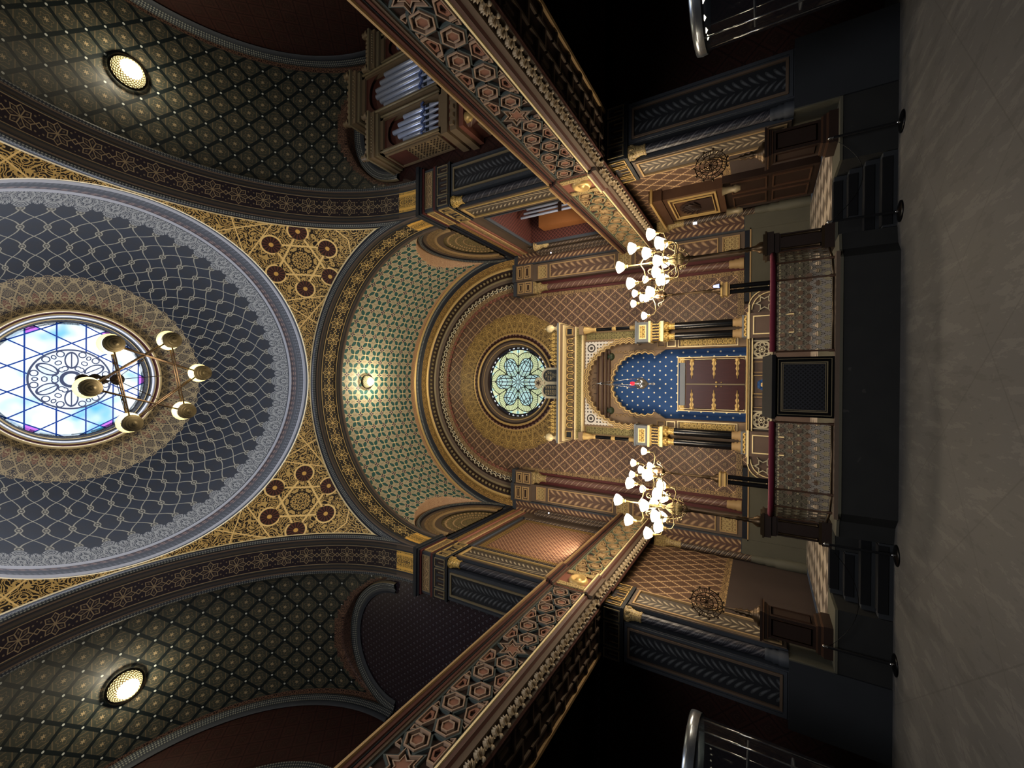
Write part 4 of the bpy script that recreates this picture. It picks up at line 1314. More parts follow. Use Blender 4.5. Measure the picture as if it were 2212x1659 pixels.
# jambs
for s in (1, -1):
    g = G(); xs = sorted((s * 1.0, s * 1.3)); g.box(xs[0], xs[1], 12.42, 13.0, 2.0, 4.3, 0); xs = sorted((s * 1.3, s * 1.72)); g.box(xs[0], xs[1], 12.35, 13.0, 2.0, 6.5, 0)
    fr_y(g, *sorted((s * 1.03, s * 1.27)), 2.2, 3.68, 12.42, .02, .03, 1); panel_y(g, *sorted((s * 1.07, s * 1.23)), 12.415, 2.26, 3.62, 2)
    fr_y(g, *sorted((s * 1.05, s * 1.25)), 3.74, 3.98, 12.42, .025, .03, 1); fr_y(g, *sorted((s * 1.05, s * 1.25)), 4.02, 4.24, 12.42, .025, .03, 3)
    panel_y(g, *sorted((s * 1.34, s * 1.56)), 12.345, 4.85, 6.35, 4); fr_y(g, *sorted((s * 1.32, s * 1.58)), 4.8, 6.4, 12.35, .02, .03, 3)
    AO(g, 'jamb', [m['ark_taupe'], m['gold_bright'], m['orn_gold'], m['tan'], m['orn_olive']])
    # pedestal, twin black shafts, capital and block
    g = G(); xs = sorted((s * 1.18, s * 1.74))
    g.box(xs[0], xs[1], 11.9, 12.5, 1.98, 2.1, 0); g.box(xs[0] + .02, xs[1] - .02, 11.89, 12.4, 2.0, 2.06, 1)
    AO(g, 'column_plinth', [m['marble_grey'], m['orn_gold']])
    for cx in (1.31, 1.59):
        g = G(); c = (s * cx, 12.14, 0)
        g.lathe(c, [(.105, 2.32), (.10, 3.72)], 20); AO(g, 'column_shaft', m['marble_black'], 'polished black shaft')
        g = G(); g.lathe(c, [(.13, 2.1), (.13, 2.15), (.1, 2.18), (.12, 2.23), (.09, 2.27), (.1, 2.31), (.085, 2.32)], 20); AO(g, 'column_base', m['tan'])
        g = G(); g.lathe(c, [(.076, 3.7), (.1, 3.73), (.08, 3.78), (.085, 3.86), (.13, 4.0)], 16)
        for k in range(6):
            w = 2 * pi * k / 6; g.lathe((c[0] + .1 * cos(w), c[1] + .1 * sin(w), 3.93), [(0, -.07), (.04, -.02), (.035, .04), (0, .08)], 6)
        AO(g, 'capital', m['orn_gold'])
    g = G(); g.box(xs[0], xs[1], 11.98, 12.42, 4.0, 4.08, 0); g.box(xs[0] + .02, xs[1] - .02, 12.0, 12.42, 4.08, 4.34, 1)
    for k in range(7):
        x = xs[0] + .04 + k * .08; g.poly([(p[0], 11.995, p[1]) for p in arch_poly(x, 4.12, .05, .18)], None, 3)
    g.box(xs[0] - .02, xs[1] + .02, 11.96, 12.42, 4.34, 4.4, 0); g.box(xs[0], xs[1], 11.98, 12.42, 4.4, 4.72, 2)
    fr_y(g, xs[0] + .08, xs[1] - .08, 4.46, 4.66, 11.98, .025, .02, 0); panel_y(g, xs[0] + .1, xs[1] - .1, 11.975, 4.48, 4.64, 1)
    g.box(xs[0] - .03, xs[1] + .03, 11.95, 12.42, 4.72, 4.77, 2)
    AO(g, 'capital_block', [m['gold_bright'], m['orn_gold'], m['marble_grey'], m['brown_dark']])
    g = G(); c = (s * 1.63, 12.18, 0); g.lathe(c, [(.05, 4.95), (.05, 6.0)], 16); AO(g, 'column_shaft', m['marble_black'])
    g = G(); g.lathe(c, [(.08, 4.77), (.08, 4.83), (.055, 4.88), (.07, 4.93), (.052, 4.97)], 16); AO(g, 'column_base', m['gold']); g = G(); g.lathe(c, [(.052, 5.38), (.068, 5.41), (.055, 5.44), (.068, 5.47), (.052, 5.5)], 16); AO(g, 'column_ring', m['gold'])
    g = G(); g.lathe(c, [(.052, 5.98), (.07, 6.02), (.055, 6.08), (.1, 6.22), (.12, 6.36)], 16); AO(g, 'capital', m['gold'])
    g = G(); g.box(*sorted((s * 1.5, s * 1.76)), 12.05, 12.4, 6.36, 6.5); AO(g, 'bracket', m['ark_taupe'])
# entablature
g = G()
g.box(-1.76, 1.76, 12.2, 13.0, 6.42, 6.47, 1); g.box(-1.72, 1.72, 12.24, 13.0, 6.47, 6.64, 2); g.box(-1.76, 1.76, 12.16, 13.0, 6.64, 6.68, 1); g.box(-1.74, 1.74, 12.22, 13.0, 6.68, 6.98, 0)
AO(g, 'architrave', [m['ark_taupe'], m['gold_bright'], m['orn_olive']])
for k in range(13):
    g = G(); cx = -1.32 + 2.64 * k / 12
    P = [(cx + .07 * cos(pi * j / 8), 12.17, 6.87 + .07 * sin(pi * j / 8)) for j in range(9)]
    g.tube([(cx + .07, 12.17, 6.74)] + P + [(cx - .07, 12.17, 6.74)], .017, 6, 0); g.box(cx - .03, cx + .03, 12.13, 12.2, 6.78, 6.86, 1); g.lathe((cx + .11, 12.18, 6.72), [(0, -.03), (.025, 0), (0, .05)], 6, 0)
    AO(g, 'frieze_arch', [m['gold'], m['orn_olive']])
for s in (1, -1):
    g = G(); g.box(*sorted((s * 1.47, s * 1.75)), 12.12, 12.3, 6.7, 6.96, 0); fr_y(g, *sorted((s * 1.5, s * 1.72)), 6.73, 6.94, 12.12, .02, .03, 1); panel_y(g, *sorted((s * 1.53, s * 1.69)), 12.11, 6.76, 6.91, 2); AO(g, 'frieze_block', [m['ark_taupe'], m['gold'], m['slate_dark']])
g = G(); g.box(-1.82, 1.82, 12.02, 13.0, 6.98, 7.03, 1); g.box(-1.86, 1.86, 11.98, 13.0, 7.03, 7.1, 0); g.box(-1.9, 1.9, 11.94, 13.0, 7.1, 7.13, 1); g.box(-1.88, 1.88, 11.96, 13.0, 7.13, 7.2, 2)
AO(g, 'cornice', [m['ark_taupe'], m['gold_bright'], m['marble_grey']])
# cresting
for s in (1, -1):
    for k in range(9):
        g = G(); x = s * (.62 + k * .115)
        h = .34 if k % 2 else .26
        g.prism([(x - .045, 7.2), (x + .045, 7.2), (x + .03, 7.2 + h * .35), (x + .055, 7.2 + h * .6), (x, 7.2 + h), (x - .055, 7.2 + h * .6), (x - .03, 7.2 + h * .35)], 12.05, 12.09)
        AO(g, 'cresting_leaf', m['orn_gold'])
    g = G(); g.lathe((s * 1.74, 12.1, 0), [(.1, 7.2), (.1, 7.26), (.05, 7.3), (.05, 7.36), (.12, 7.42), (.13, 7.52), (.09, 7.6), (.0, 7.62)], 8); g.lathe((s * 1.74, 12.1, 7.66), [(0, -.05), (.03, 0), (0, .06)], 8); AO(g, 'finial', m['gold_bright'])
# base
g = G()
def shoulder(s): 
    return [(s * 1.95, 1.96)] + [(s * (1.95 + .42 * sin(pi / 2 * k / 8)), 1.54 + .42 * cos(pi / 2 * k / 8)) for k in range(1, 9)] + [(s * 2.42, 1.54), (s * 2.42, ZF)]
P = shoulder(1) + shoulder(-1)[::-1]
g.prism(P, 12.1, 12.95, 0)
AO(g, 'base', m['ark_panel'])
g = G()
for s in (1, -1):
    Q = [(s * 1.95, 1.96)] + [(s * (1.95 + .42 * sin(pi / 2 * k / 8)), 1.54 + .42 * cos(pi / 2 * k / 8)) for k in range(1, 9)] + [(s * 2.46, 1.54)]
    for d in (0, -.07): g.tube([(q[0] + s * d, 12.08, q[1] + d) for q in Q], .014, 6, 0)
g.box(-2.0, 2.0, 12.04, 12.2, 1.93, 1.97, 0); g.box(-1.8, 1.8, 11.98, 12.2, 1.97, 2.0, 1); g.box(-1.2, 1.2, 12.0, 12.2, 1.86, 1.885, 0)
AO(g, 'base_moulding', [m['gold_bright'], m['gold']])
for s in (1, -1):
    g = G(); xs = sorted((s * 1.16, s * 1.78)); g.box(xs[0], xs[1], 11.9, 12.4, ZF, 1.93, 0); fr_y(g, xs[0] + .08, xs[1] - .08, 1.0, 1.86, 11.9, .025, .02, 1); g.box(xs[0] - .02, xs[1] + .02, 11.88, 12.4, 1.93, 1.98, 1)
    AO(g, 'pedestal', [m['ark_panel'], m['gold_bright']])
    # pierced six-petal roses and star grilles
    g = G()
    cx, cz = s * .88, 1.66
    for k in range(6):
        a = 2 * pi * k / 6; px, pz = cx + .11 * cos(a), cz + .11 * sin(a)
        g.frame([(px + .062 * cos(a + t) * 1.1, pz + .062 * sin(a + t) * 1.1) for t in [2 * pi * j / 8 for j in range(8)]], [(px + .036 * cos(a + t) * 1.15, pz + .036 * sin(a + t) * 1.0) for t in [2 * pi * j / 8 for j in range(8)]], 12.05, 12.1, 0)
    g.frame(rect(cx - .23, cx + .23, cz - .22, cz + .22), rect(cx - .2, cx + .2, cz - .19, cz + .19), 12.05, 12.1, 0)
    g.frame(ngon(cx, cz, .215, 12), ngon(cx, cz, .175, 12), 12.04, 12.1, 0); g.lathe((cx, 12.07, cz), [(0, -.02), (.035, -.01), (.035, .02)], 8, 0, axis='y')
    AO(g, 'rose_grille', m['cream'], 'cream pierced rosette')
    g = G(); cx, cz = s * 2.03, 1.62
    st = [(cx + (.2 if j % 2 == 0 else .115) * cos(pi / 6 * j + pi / 2), cz + (.2 if j % 2 == 0 else .115) * sin(pi / 6 * j + pi / 2)) for j in range(12)]
    sti = [(cx + (p[0] - cx) * .78, cz + (p[1] - cz) * .78) for p in st]
    g.frame(st, sti, 12.05, 12.1, 0)
    for j in range(0, 12, 2): g.tube([(st[j][0], 12.08, st[j][1]), (cx + (st[j][0] - cx) * 1.25, 12.08, cz + (st[j][1] - cz) * 1.25)], .014, 5, 0)
    AO(g, 'star_grille', m['cream'], 'cream pierced six-pointed star')
    g = G(); fr_y(g, *sorted((s * .3, s * .58)), 1.42, 1.86, 12.1, .02, .03, 0); AO(g, 'base_frame', m['tan'])
g = G(); fr_y(g, -.24, .24, 1.36, 1.86, 12.1, .02, .03, 0); g.lathe((0, 12.1, 1.62), [(0, -.03), (.14, -.02), (.15, .01)], 8, 1, axis='y')
for k in range(6): 
    a = 2 * pi * k / 6; g.lathe((.1 * cos(a), 12.09, 1.62 + .1 * sin(a)), [(0, -.03), (.05, -.015), (.055, .01)], 8, 1, axis='y')
g.lathe((0, 12.05, 1.62), [(0, -.02), (.03, 0), (.07, .02)], 6, 0, axis='y'); AO(g, 'base_medallion', [m['gold'], m['niche_blue']])
# doors
def f_none(): pass
g = G(); g.box(-.74, .74, 12.62, 12.78, 2.02, 3.62, 0); 
for (x0, x1, z0, z1) in ((-.76, .76, 2.02, 3.72),): fr_y(g, x0, x1, z0, z1, 12.62, .02, .03, 1)
fr_y(g, -.70, .70, 2.06, 3.66, 12.62, .015, .03, 1); g.box(-.6, .6, 12.58, 12.64, 3.52, 3.66, 2)
AO(g, 'door_frame', [m['ark_brown'], m['gold_bright'], m['marble_grey']])
for s in (1, -1):
    g = G(); g.box(*sorted((s * .01, s * .66)), 12.56, 12.62, 2.04, 3.48); d = AO(g, 'door', m['door_mahogany'])
    for z in (2.22, 2.78, 3.34):
        g = G()
        g.prism([(s * .66, z - .03), (s * .56, z - .058), (s * .50, z - .02), (s * .42, z - .046), (s * .36, z - .016), (s * .28, z - .034), (s * .22, z - .01), (s * .14, z), (s * .22, z + .01), (s * .28, z + .034), (s * .36, z + .016), (s * .42, z + .046), (s * .50, z + .02), (s * .56, z + .058), (s * .66, z + .03)][:: s], 12.545, 12.565)
        g.lathe((s * .66, 12.56, z), [(0, -.03), (.05, -.02), (.06, .0)], 10, 0, axis='y'); g.tube([(s * .62, 12.54, z), (s * .16, 12.54, z)], .012, 5)
        h = wobj(g, 'strap_hinge', m['gold'], AR); h.parent = d; h.location = (0, 0, 0)
    g = G(); g.lathe((s * .055, 12.54, 2.72), [(0, -.03), (.025, -.02), (.03, 0), (.02, .02)], 10, 0, axis='y'); g.lathe((s * .055, 12.54, 2.60), [(0, -.02), (.018, 0), (.01, .02)], 8, 0, axis='y')
    h = wobj(g, 'handle', m['gold'], AR); h.parent = d; h.location = (0, 0, 0)
    g = G(); g.box(*sorted((s * .6, s * .76)), 12.6, 12.66, 3.54, 3.70); AO(g, 'corner_block', m['orn_gold'])
g = G(); g.box(-.016, .016, 12.545, 12.6, 2.04, 3.50); AO(g, 'door_bead', m['gold_dull'])

# letters as strokes on a 3 x 4 grid
GL = {'a': 'XX', 'alef': [(0, 4, 3, 0), (3, 4, 2, 2), (0, 0, 1, 2)], 'nun': [(1, 4, 2.4, 4), (2.4, 4, 2.4, 0), (2.4, 0, .5, 0)], 'kaf': [(.3, 4, 2.6, 4), (2.6, 4, 2.6, 0), (2.6, 0, .3, 0)], 'yod': [(1, 4, 2, 4), (2, 4, 2, 2.6)],
      'lamed': [(.4, 5.6, .4, 4), (.4, 4, 2.6, 4), (2.6, 4, 2.2, 1.6), (2.2, 1.6, 1, 0)], 'he': [(.2, 4, 2.8, 4), (2.8, 4, 2.8, 0), (.4, 2.4, .4, 0)], 'tav': [(.3, 4, 2.8, 4), (2.8, 4, 2.8, 0), (.6, 4, .6, 0), (.6, 0, 0, 0)],
      'shin': [(.1, 4, .3, 0), (.3, 0, 2.6, 0), (2.6, 0, 2.9, 4), (1.5, 4, 1.4, 1.4)], 'zayin': [(.8, 4, 2.2, 4), (1.5, 4, 1.5, 0)], 'vav': [(1, 4, 1.8, 4), (1.8, 4, 1.8, 0)], 'resh': [(.3, 4, 2.6, 4), (2.6, 4, 2.6, 0)],
      'bet': [(.3, 4, 2.4, 4), (2.4, 4, 2.4, 0), (3, 0, .1, 0)], 'dalet': [(0, 4, 3, 4), (2.4, 4, 2.4, 0)], 'tsadi': [(.2, 4, 2.6, 0), (2.6, 0, .3, 0), (2.8, 4, 1.6, 2)], 'het': [(.2, 4, 2.8, 4), (2.8, 4, 2.8, 0), (.4, 4, .4, 0)],
      'pe': [(.3, 4, 2.6, 4), (2.6, 4, 2.6, 0), (2.6, 0, .2, 0), (.4, 4, .4, 2.4), (.4, 2.4, 1.4, 2.4)], 'gimel': [(1, 4, 2, 4), (2, 4, 2.4, 0), (2, 1.4, .5, 0)], 'ayin': [(.5, 4, 1.4, 1), (2.8, 4, 2.4, 1), (2.4, 1, .2, 0)], 'mem': [(.4, 4, 2.8, 4), (2.8, 4, 2.8, 0), (2.8, 0, 1.5, 0), (.2, 4, .8, 2.4), (.8, 2.4, .4, 0)]}
L1 = ['alef nun kaf yod', 'lamed alef _ yod he yod he', 'lamed alef _ tav shin alef', 'zayin kaf vav resh', 'kaf bet dalet']
L2 = ['lamed alef _ tav resh tsadi het', 'lamed alef _ tav nun alef pe', 'lamed alef _ tav gimel nun bet', 'lamed alef _ tav ayin nun he', 'lamed alef _ tav het mem dalet']
def write(g, line, cx, z, h, y, wmax):
    t = line.split(); adv = min(h * 1.0, wmax / len(t)); u = adv * .8 / 3
    x = cx + adv * len(t) / 2
    for c in t:
        x -= adv
        for q in (GL[c] if c != '_' else []):
            x0, z0, x1, z1 = x + q[0] * u, z + q[1] * h / 4, x + q[2] * u, z + q[3] * h / 4
            dx, dz = x1 - x0, z1 - z0; l = max(1e-6, sqrt(dx * dx + dz * dz)); w = h * .10; nx, nz = -dz / l * w, dx / l * w
            g.poly([(x0 + nx, y, z0 + nz), (x1 + nx, y, z1 + nz), (x1 - nx, y, z1 - nz), (x0 - nx, y, z0 - nz)])
TB = thing('stone_tablets', 'pair of dark round-topped tablets with gilt lettering on top of the ark', 'tablets', (0, 12.15, 7.2))
g = G()
for s in (1, -1): g.prism(arch_poly(s * .245, 7.2, .5, .60, 14), 12.1, 12.2)
g.box(-.5, .5, 12.06, 12.24, 7.2, 7.24); wobj(g, 'frame', m['cream'], TB)
for s in (1, -1):
    g = G(); g.prism(arch_poly(s * .235, 7.24, .38, .49, 14), 12.085, 12.11); t = wobj(g, 'tablet', m['tablet_dark'], TB)
    g = G()
    for i, l in enumerate(L1 if s > 0 else L2): write(g, l, s * .235, 7.60 - i * .08, .045, 12.082, .30)
    w_ = wobj(g, 'lettering', m['letter_gold'], TB); w_.parent = t; w_.location = (0, 0, 0); w_['kind'] = 'stuff' if 0 else 'thing'
    del w_['kind']
g = G()
P = []
for k in range(28):
    a = pi * 2 * k / 28; r = .2 if k % 2 else .15; P.append((r * cos(a), 7.92 + r * .8 * sin(a)))
g.prism(P, 12.11, 12.16); g.box(-.06, .06, 12.1, 12.18, 7.7, 7.82)
for k in range(6):
    a = pi / 3 * k; g.tube([(0, 12.1, 7.92), (.09 * cos(a), 12.1, 7.92 + .09 * sin(a))], .012, 5, 1)
wobj(g, 'crest', [m['cream'], m['brown_dark']], TB)
# short dark inscription at the crown of the outer arch
g = G(); write(g, 'tav he lamed he', 0, 6.06, .09, 12.355, .5)
g.box(-.33, -.31, 12.35, 12.36, 6.02, 6.12); g.box(.31, .33, 12.35, 12.36, 6.02, 6.12)
AO(g, 'inscription', m['script_dark'])

# ------------------------------------------------------------------ eternal light
EL = thing('eternal_lamp', 'small silver hanging lamp with a red glass before the blue niche', 'lamp', (0, 11.9, 4.2))
g = G()
g.lathe((0, 11.9, 0), [(0, 4.36), (.03, 4.38), (.09, 4.42), (.15, 4.50), (.16, 4.56), (.13, 4.64), (.08, 4.70), (.06, 4.74)], 20); g.lathe((0, 11.9, 0), [(.01, 4.27), (.03, 4.29), (.015, 4.31), (.03, 4.34), (.02, 4.37)], 10); wobj(g, 'bowl', m['silver'], EL)
g = G(); g.tube([(.03 * cos(2 * pi * k / 12), 11.9, 4.23 + .03 * sin(2 * pi * k / 12)) for k in range(13)], .007, 6); wobj(g, 'ring', m['silver'], EL)
g = G(); g.lathe((0, 11.9, 0), [(.045, 4.74), (.055, 4.80), (.05, 4.86), (.0, 4.88)], 14); wobj(g, 'red_glass', m['red_glass'], EL)
for k in range(3):
    a = 2 * pi * k / 3 + .3; g = G(); e_ = (.17 * cos(a), 11.9 + .17 * sin(a), 4.62)
    g.tube([(.15 * cos(a), 11.9 + .15 * sin(a), 4.52), (.2 * cos(a), 11.9 + .2 * sin(a), 4.57), e_], .012, 6); wobj(g, 'bracket', m['silver'], EL)
    g = G(); g.tube([e_, (.02 * cos(a), 11.9 + .02 * sin(a), 5.75)], .009, 5); wobj(g, 'chain', m['silver'], EL)
g = G(); g.lathe((0, 11.9, 0), [(.05, 5.72), (.06, 5.76), (.02, 5.8), (.02, 5.86)], 12); g.tube([(0, 11.9, 5.86), (0, 11.95, 5.92), (0, 12.2, 5.93), (0, 12.38, 5.93)], .012, 6); wobj(g, 'hook', m['silver'], EL)

# ------------------------------------------------------------------ candelabra on posts
def shade_g(c, k=1.0):
    g = G(); g.lathe(c, [(.04 * k, 0), (.075 * k, .03 * k), (.115 * k, .10 * k), (.12 * k, .14 * k), (.06 * k, .17 * k), (0, .175 * k)], 18); return g
def scroll(c, d, r, n=10):
    return [V(c) + V((d.x * r * (1 - j / n * .7) * cos(j * .6), d.y * r * (1 - j / n * .7) * cos(j * .6), r * (1 - j / n * .7) * sin(j * .6))) for j in range(n)]
def candelabrum(name, label, x, y, z0, group, near):
    t = thing(name, label, 'candelabrum', (x, y, z0), group)
    k = 1.0 if near else .8
    zt = 1.38 if near else 1.25                      # cup height above the base
    g = G(); g.lathe((0, 0, 0), [(.10, 0), (.10, .05), (.05, .12), (.035, .2), (.05, .24), (.03, .3), (.045, .34), (.028, .4), (.04, .5), (.022, .62), (.022, zt * .82), (.04, zt * .84), (.028, zt * .87), (.05, zt * .9), (.03, zt * .93)], 14)
    g.obj('stem', m['bronze'], t)
    g = G(); g.lathe((0, 0, zt), [(.03, -.09), (.1 * k, -.05), (.12 * k, -.0), (.10 * k, .02), (.12 * k, .04), (.1 * k, .12), (.05 * k, .19), (.02, .22)], 18); g.obj('bowl', m['bronze'] if not near else m['orn_tan'], t)
    g = G(); g.lathe((0, 0, zt), [(.018, .2), (.04, .26), (.02, .32), (.03, .4), (.016, .5), (.03, .56), (.014, .62), (.014, 1.03)] if near else [(.018, .2), (.03, .26), (.014, .3), (.012, .38)], 12); g.obj('upper_stem', m['brass'], t)
    tiers = [(0.0, 1.07 if near else .42, 1, 0)] + ([(.37, .84, 2, .1), (.58, .46, 2, .0), (.42, .44, 2, pi / 2 + .2), (.40, .24, 6, .3)] if near else [(.15, .62, 2, .4), (.46, .36, 2, .1), (.26, .26, 2, 1.3)])
    for R, dz, n, ph in tiers:
        for j in range(n):
            a = 2 * pi * j / n + ph; d = V((cos(a), sin(a), 0)); P = d * R; zz = zt + dz
            if n > 1:
                g = G()
                pts = [V((0, 0, zz - .10)) + d * .02, V((0, 0, zz - .17)) + d * R * .35, V((0, 0, zz - .2)) + d * R * .75, V((0, 0, zz - .16)) + d * R * .96, V((0, 0, zz - .07)) + d * R]
                g.tube(pts, .011, 6); g.tube([V((0, 0, zz - .3)) + d * R * .45 + q for q in [V((d.x * .06 * cos(w), d.y * .06 * cos(w), .06 * sin(w))) * (1 - w / 9) for w in [i * .6 for i in range(11)]]], .008, 5)
                g.tube([V((0, 0, zz - .42)) + d * .03, V((0, 0, zz - .36)) + d * R * .3, V((0, 0, zz - .24)) + d * R * .45], .008, 5)
                arm = g.obj('arm', m['brass'], t)
            else: arm = t
            g = G(); g.lathe((P.x, P.y, zz - .07), [(.012, 0), (.035, .02), (.02, .04), (.045, .06), (.03, .075)], 10); gl = g.obj('gallery_ring' if 0 else 'shade_holder', m['gold'], arm)
            shade_g((P.x, P.y, zz), k).obj('lamp_shade', m['shade_lit'], arm, 'lit white glass shade')
    return t
for s in (1, -1):
    w_ = 'organ side' if s > 0 else 'side away from the organ'
    candelabrum('candelabrum', 'large many-armed lit candelabrum on the railing end post, %s' % w_, s * 2.42, 8.58, 1.66, None, True)
    c = candelabrum('candelabrum', 'smaller lit candelabrum on a slim twin column beside the ark, %s' % w_, s * 2.13, 10.5, 2.47, None, False)
    # twin column that carries the smaller one
    t = thing('lamp_column', 'slim dark twin column with gilt head carrying the smaller candelabrum, %s' % w_, 'column', (s * 2.13, 10.5, ZF))
    for q in (-.06, .06):
        g = G(); g.lathe((q, 0, 0), [(.05, .8), (.05, 1.62)], 14); g.obj('column_shaft', m['marble_black'], t)
    g = G(); g.box(-.15, .15, -.1, .1, 0, .7, 0); g.box(-.17, .17, -.12, .12, .7, .8, 1); g.obj('column_base', [m['ark_panel'], m['tan']], t)
    g = G(); g.box(-.12, .12, -.08, .08, 1.62, 1.66, 0); g.box(-.15, .15, -.11, .11, 1.66, 1.7, 1); g.box(-.14, .14, -.1, .1, 1.7, 1.76, 0); g.box(-.16, .16, -.12, .12, 1.76, 1.8, 1); g.obj('capital', [m['tan'], m['gold']], t)
g = G(); g.box(-.03, .03, -.05, .05, 0, .02, 0); g.lathe((0, 0, .02), [(.045, 0), (.03, .12), (0, .13)], 10, 1)
o = g.obj('blue_lamp', [m['black_metal'], m['blue_lamp']]); o.location = (2.2, 10.36, 2.47); tag(o, 'small glowing blue light on the head of the slim column', 'light')

# ------------------------------------------------------------------ railing
def rail_side(s):
    t = thing('railing', 'ornate pierced metal railing with a dark red velvet roll, %s' % ('organ side' if s > 0 else 'side away from the organ'), 'railing', (s * 1.2, 7.95, ZF))
    pts = [(s * .56 - .03, 7.9), (s * 1.66, 7.9), (s * 1.96, 8.02), (s * 2.26, 8.46)]
    for i in range(3):
        a, b = V((*pts[i], 0)), V((*pts[i + 1], 0)); L = (b - a).length; d = (b - a) / L
        g = G(); n = 1
        g.poly([a + V((0, 0, .76)), b + V((0, 0, .76)), b + V((0, 0, 1.48)), a + V((0, 0, 1.48))], [(0 + i * .4, 0), (L + i * .4, 0), (L + i * .4, .72), (i * .4, .72)])
        wobj(g, 'rail_panel', m['rail_metal'], t)
        nrm = V((-d.y, d.x, 0)) * .03
        g = G(); g.tube([a + V((0, 0, .74)), b + V((0, 0, .74))], .016, 6); wobj(g, 'rail_bar', m['bronze'], t); g = G(); g.tube([a + V((0, 0, 1.475)), b + V((0, 0, 1.475))], .014, 6); wobj(g, 'rail_bar', m['bronze'], t)
    for i in (0, 1, 2, 3):
        p = V((*pts[i], 0)); g = G(); g.lathe((p.x, p.y - .02, 0), [(.022, .7), (.022, .78), (.014, .8), (.014, 1.44), (.022, 1.47)], 8); wobj(g, 'rail_post', m['wood_brown'], t)
    g = G(); g.tube([V((*q, 1.515)) for q in pts], .042, 12); wobj(g, 'velvet_roll', m['velvet'], t, 'dark red velvet roll')
    # end post
    g = G(); c = (s * 2.42, 8.59)
    def bx(h, a, b, mi=0): g.box(c[0] - h, c[0] + h, c[1] - h, c[1] + h, a, b, mi)
    bx(.195, .67, .8); bx(.18, .8, .84, 1); bx(.155, .84, 1.42); bx(.17, 1.42, 1.5, 0); bx(.2, 1.5, 1.60, 0); bx(.215, 1.60, 1.63, 1); bx(.18, 1.63, 1.66, 1)
    for q in (-.11, .11): g.lathe((c[0] + q, c[1] - .165, 0), [(.03, .86), (.02, .9), (.02, 1.36), (.03, 1.4)], 8, 1)
    wobj(g, 'end_post', [m['wood_dark'], m['bronze']], t)
for s in (1, -1): rail_side(s)
g = G(); g.box(-2.0, 2.0, 7.80, 7.98, ZF, ZF + .05); struct(g, 'trim_26', m['taupe'])
# reading desk in the middle of the railing
DK = thing('reading_desk', 'black reading desk with gold lines and dark lattice front, centre of the railing', 'desk', (-.02, 8.0, ZF + .05))
g = G(); g.box(-.5, .44, 7.86, 8.3, .72, 1.46); wobj(g, 'body', m['black_metal'], DK)
def f_lat(u, v):
    a = pp(u / .06 + v / .06); b = pp(u / .06 - v / .06)
    return {'c': mix(mn(lt(mn(a, b), .2), 1.0), C('06070a'), C('26272c')), 'h': lt(mn(a, b), .2)}
mat('lattice_black', f_lat, .35)
g = G(); panel_y(g, -.40, .34, 7.852, .82, 1.38, 0); wobj(g, 'lattice_panel', m['lattice_black'], DK)
g = G(); fr_y(g, -.42, .36, .80, 1.40, 7.855, .014, .015, 0); fr_y(g, -.47, .41, .75, 1.44, 7.857, .008, .008, 0); fr_y(g, -.395, .335, .825, 1.375, 7.85, .008, .008, 0); wobj(g, 'gold_line', m['gold_dull'], DK)
g = G(); g.poly([(-.54, 7.8, 1.47), (.48, 7.8, 1.47), (.48, 8.36, 1.60), (-.54, 8.36, 1.60)]); g.poly([(-.54, 7.8, 1.52), (.48, 7.8, 1.52), (.48, 8.36, 1.65), (-.54, 8.36, 1.65)])
g.poly([(-.54, 7.8, 1.47), (.48, 7.8, 1.47), (.48, 7.8, 1.52), (-.54, 7.8, 1.52)]); g.box(-.52, .46, 7.84, 8.3, 1.455, 1.475)
for x in (-.54, .48): g.poly([(x, 7.8, 1.47), (x, 8.36, 1.60), (x, 8.36, 1.65), (x, 7.8, 1.52)])
wobj(g, 'desk_top', m['carpet_black'], DK)

# ------------------------------------------------------------------ steps
for s in (1, -1):
    t = thing('carpeted_steps', 'short flight of steps with black carpet treads, %s' % ('organ side of the platform' if s > 0 else 'side of the platform away from the organ'), 'steps', (s * 2.86, 8.3, 0))
    x0, x1 = sorted((s * 2.32, s * 3.41))
    for k in range(4):
        x0, x1 = sorted((s * (2.31 if k < 2 else 2.64), s * 3.41))
        g = G(); y = 8.0 + k * .19; g.box(x0, x1, y + .006, 8.38 if k < 2 else 8.74, .1675 * (k if k != 2 else 0), .1675 * (k + 1) - .004); wobj(g, 'step', m['plinth_green'], t)
        g = G(); sh = .10
        a, b = x0 + .03, x1 - .03
        if s > 0: b -= .05
        else: a += .05
        g.box(a, b, y - .012, y + .17, .1675 * (k + 1) - .004, .1675 * (k + 1) + .008); g.box(a, b, y - .014, y - .002, .1675 * k + .06, .1675 * (k + 1)); wobj(g, 'carpet', m['carpet_black'], t)

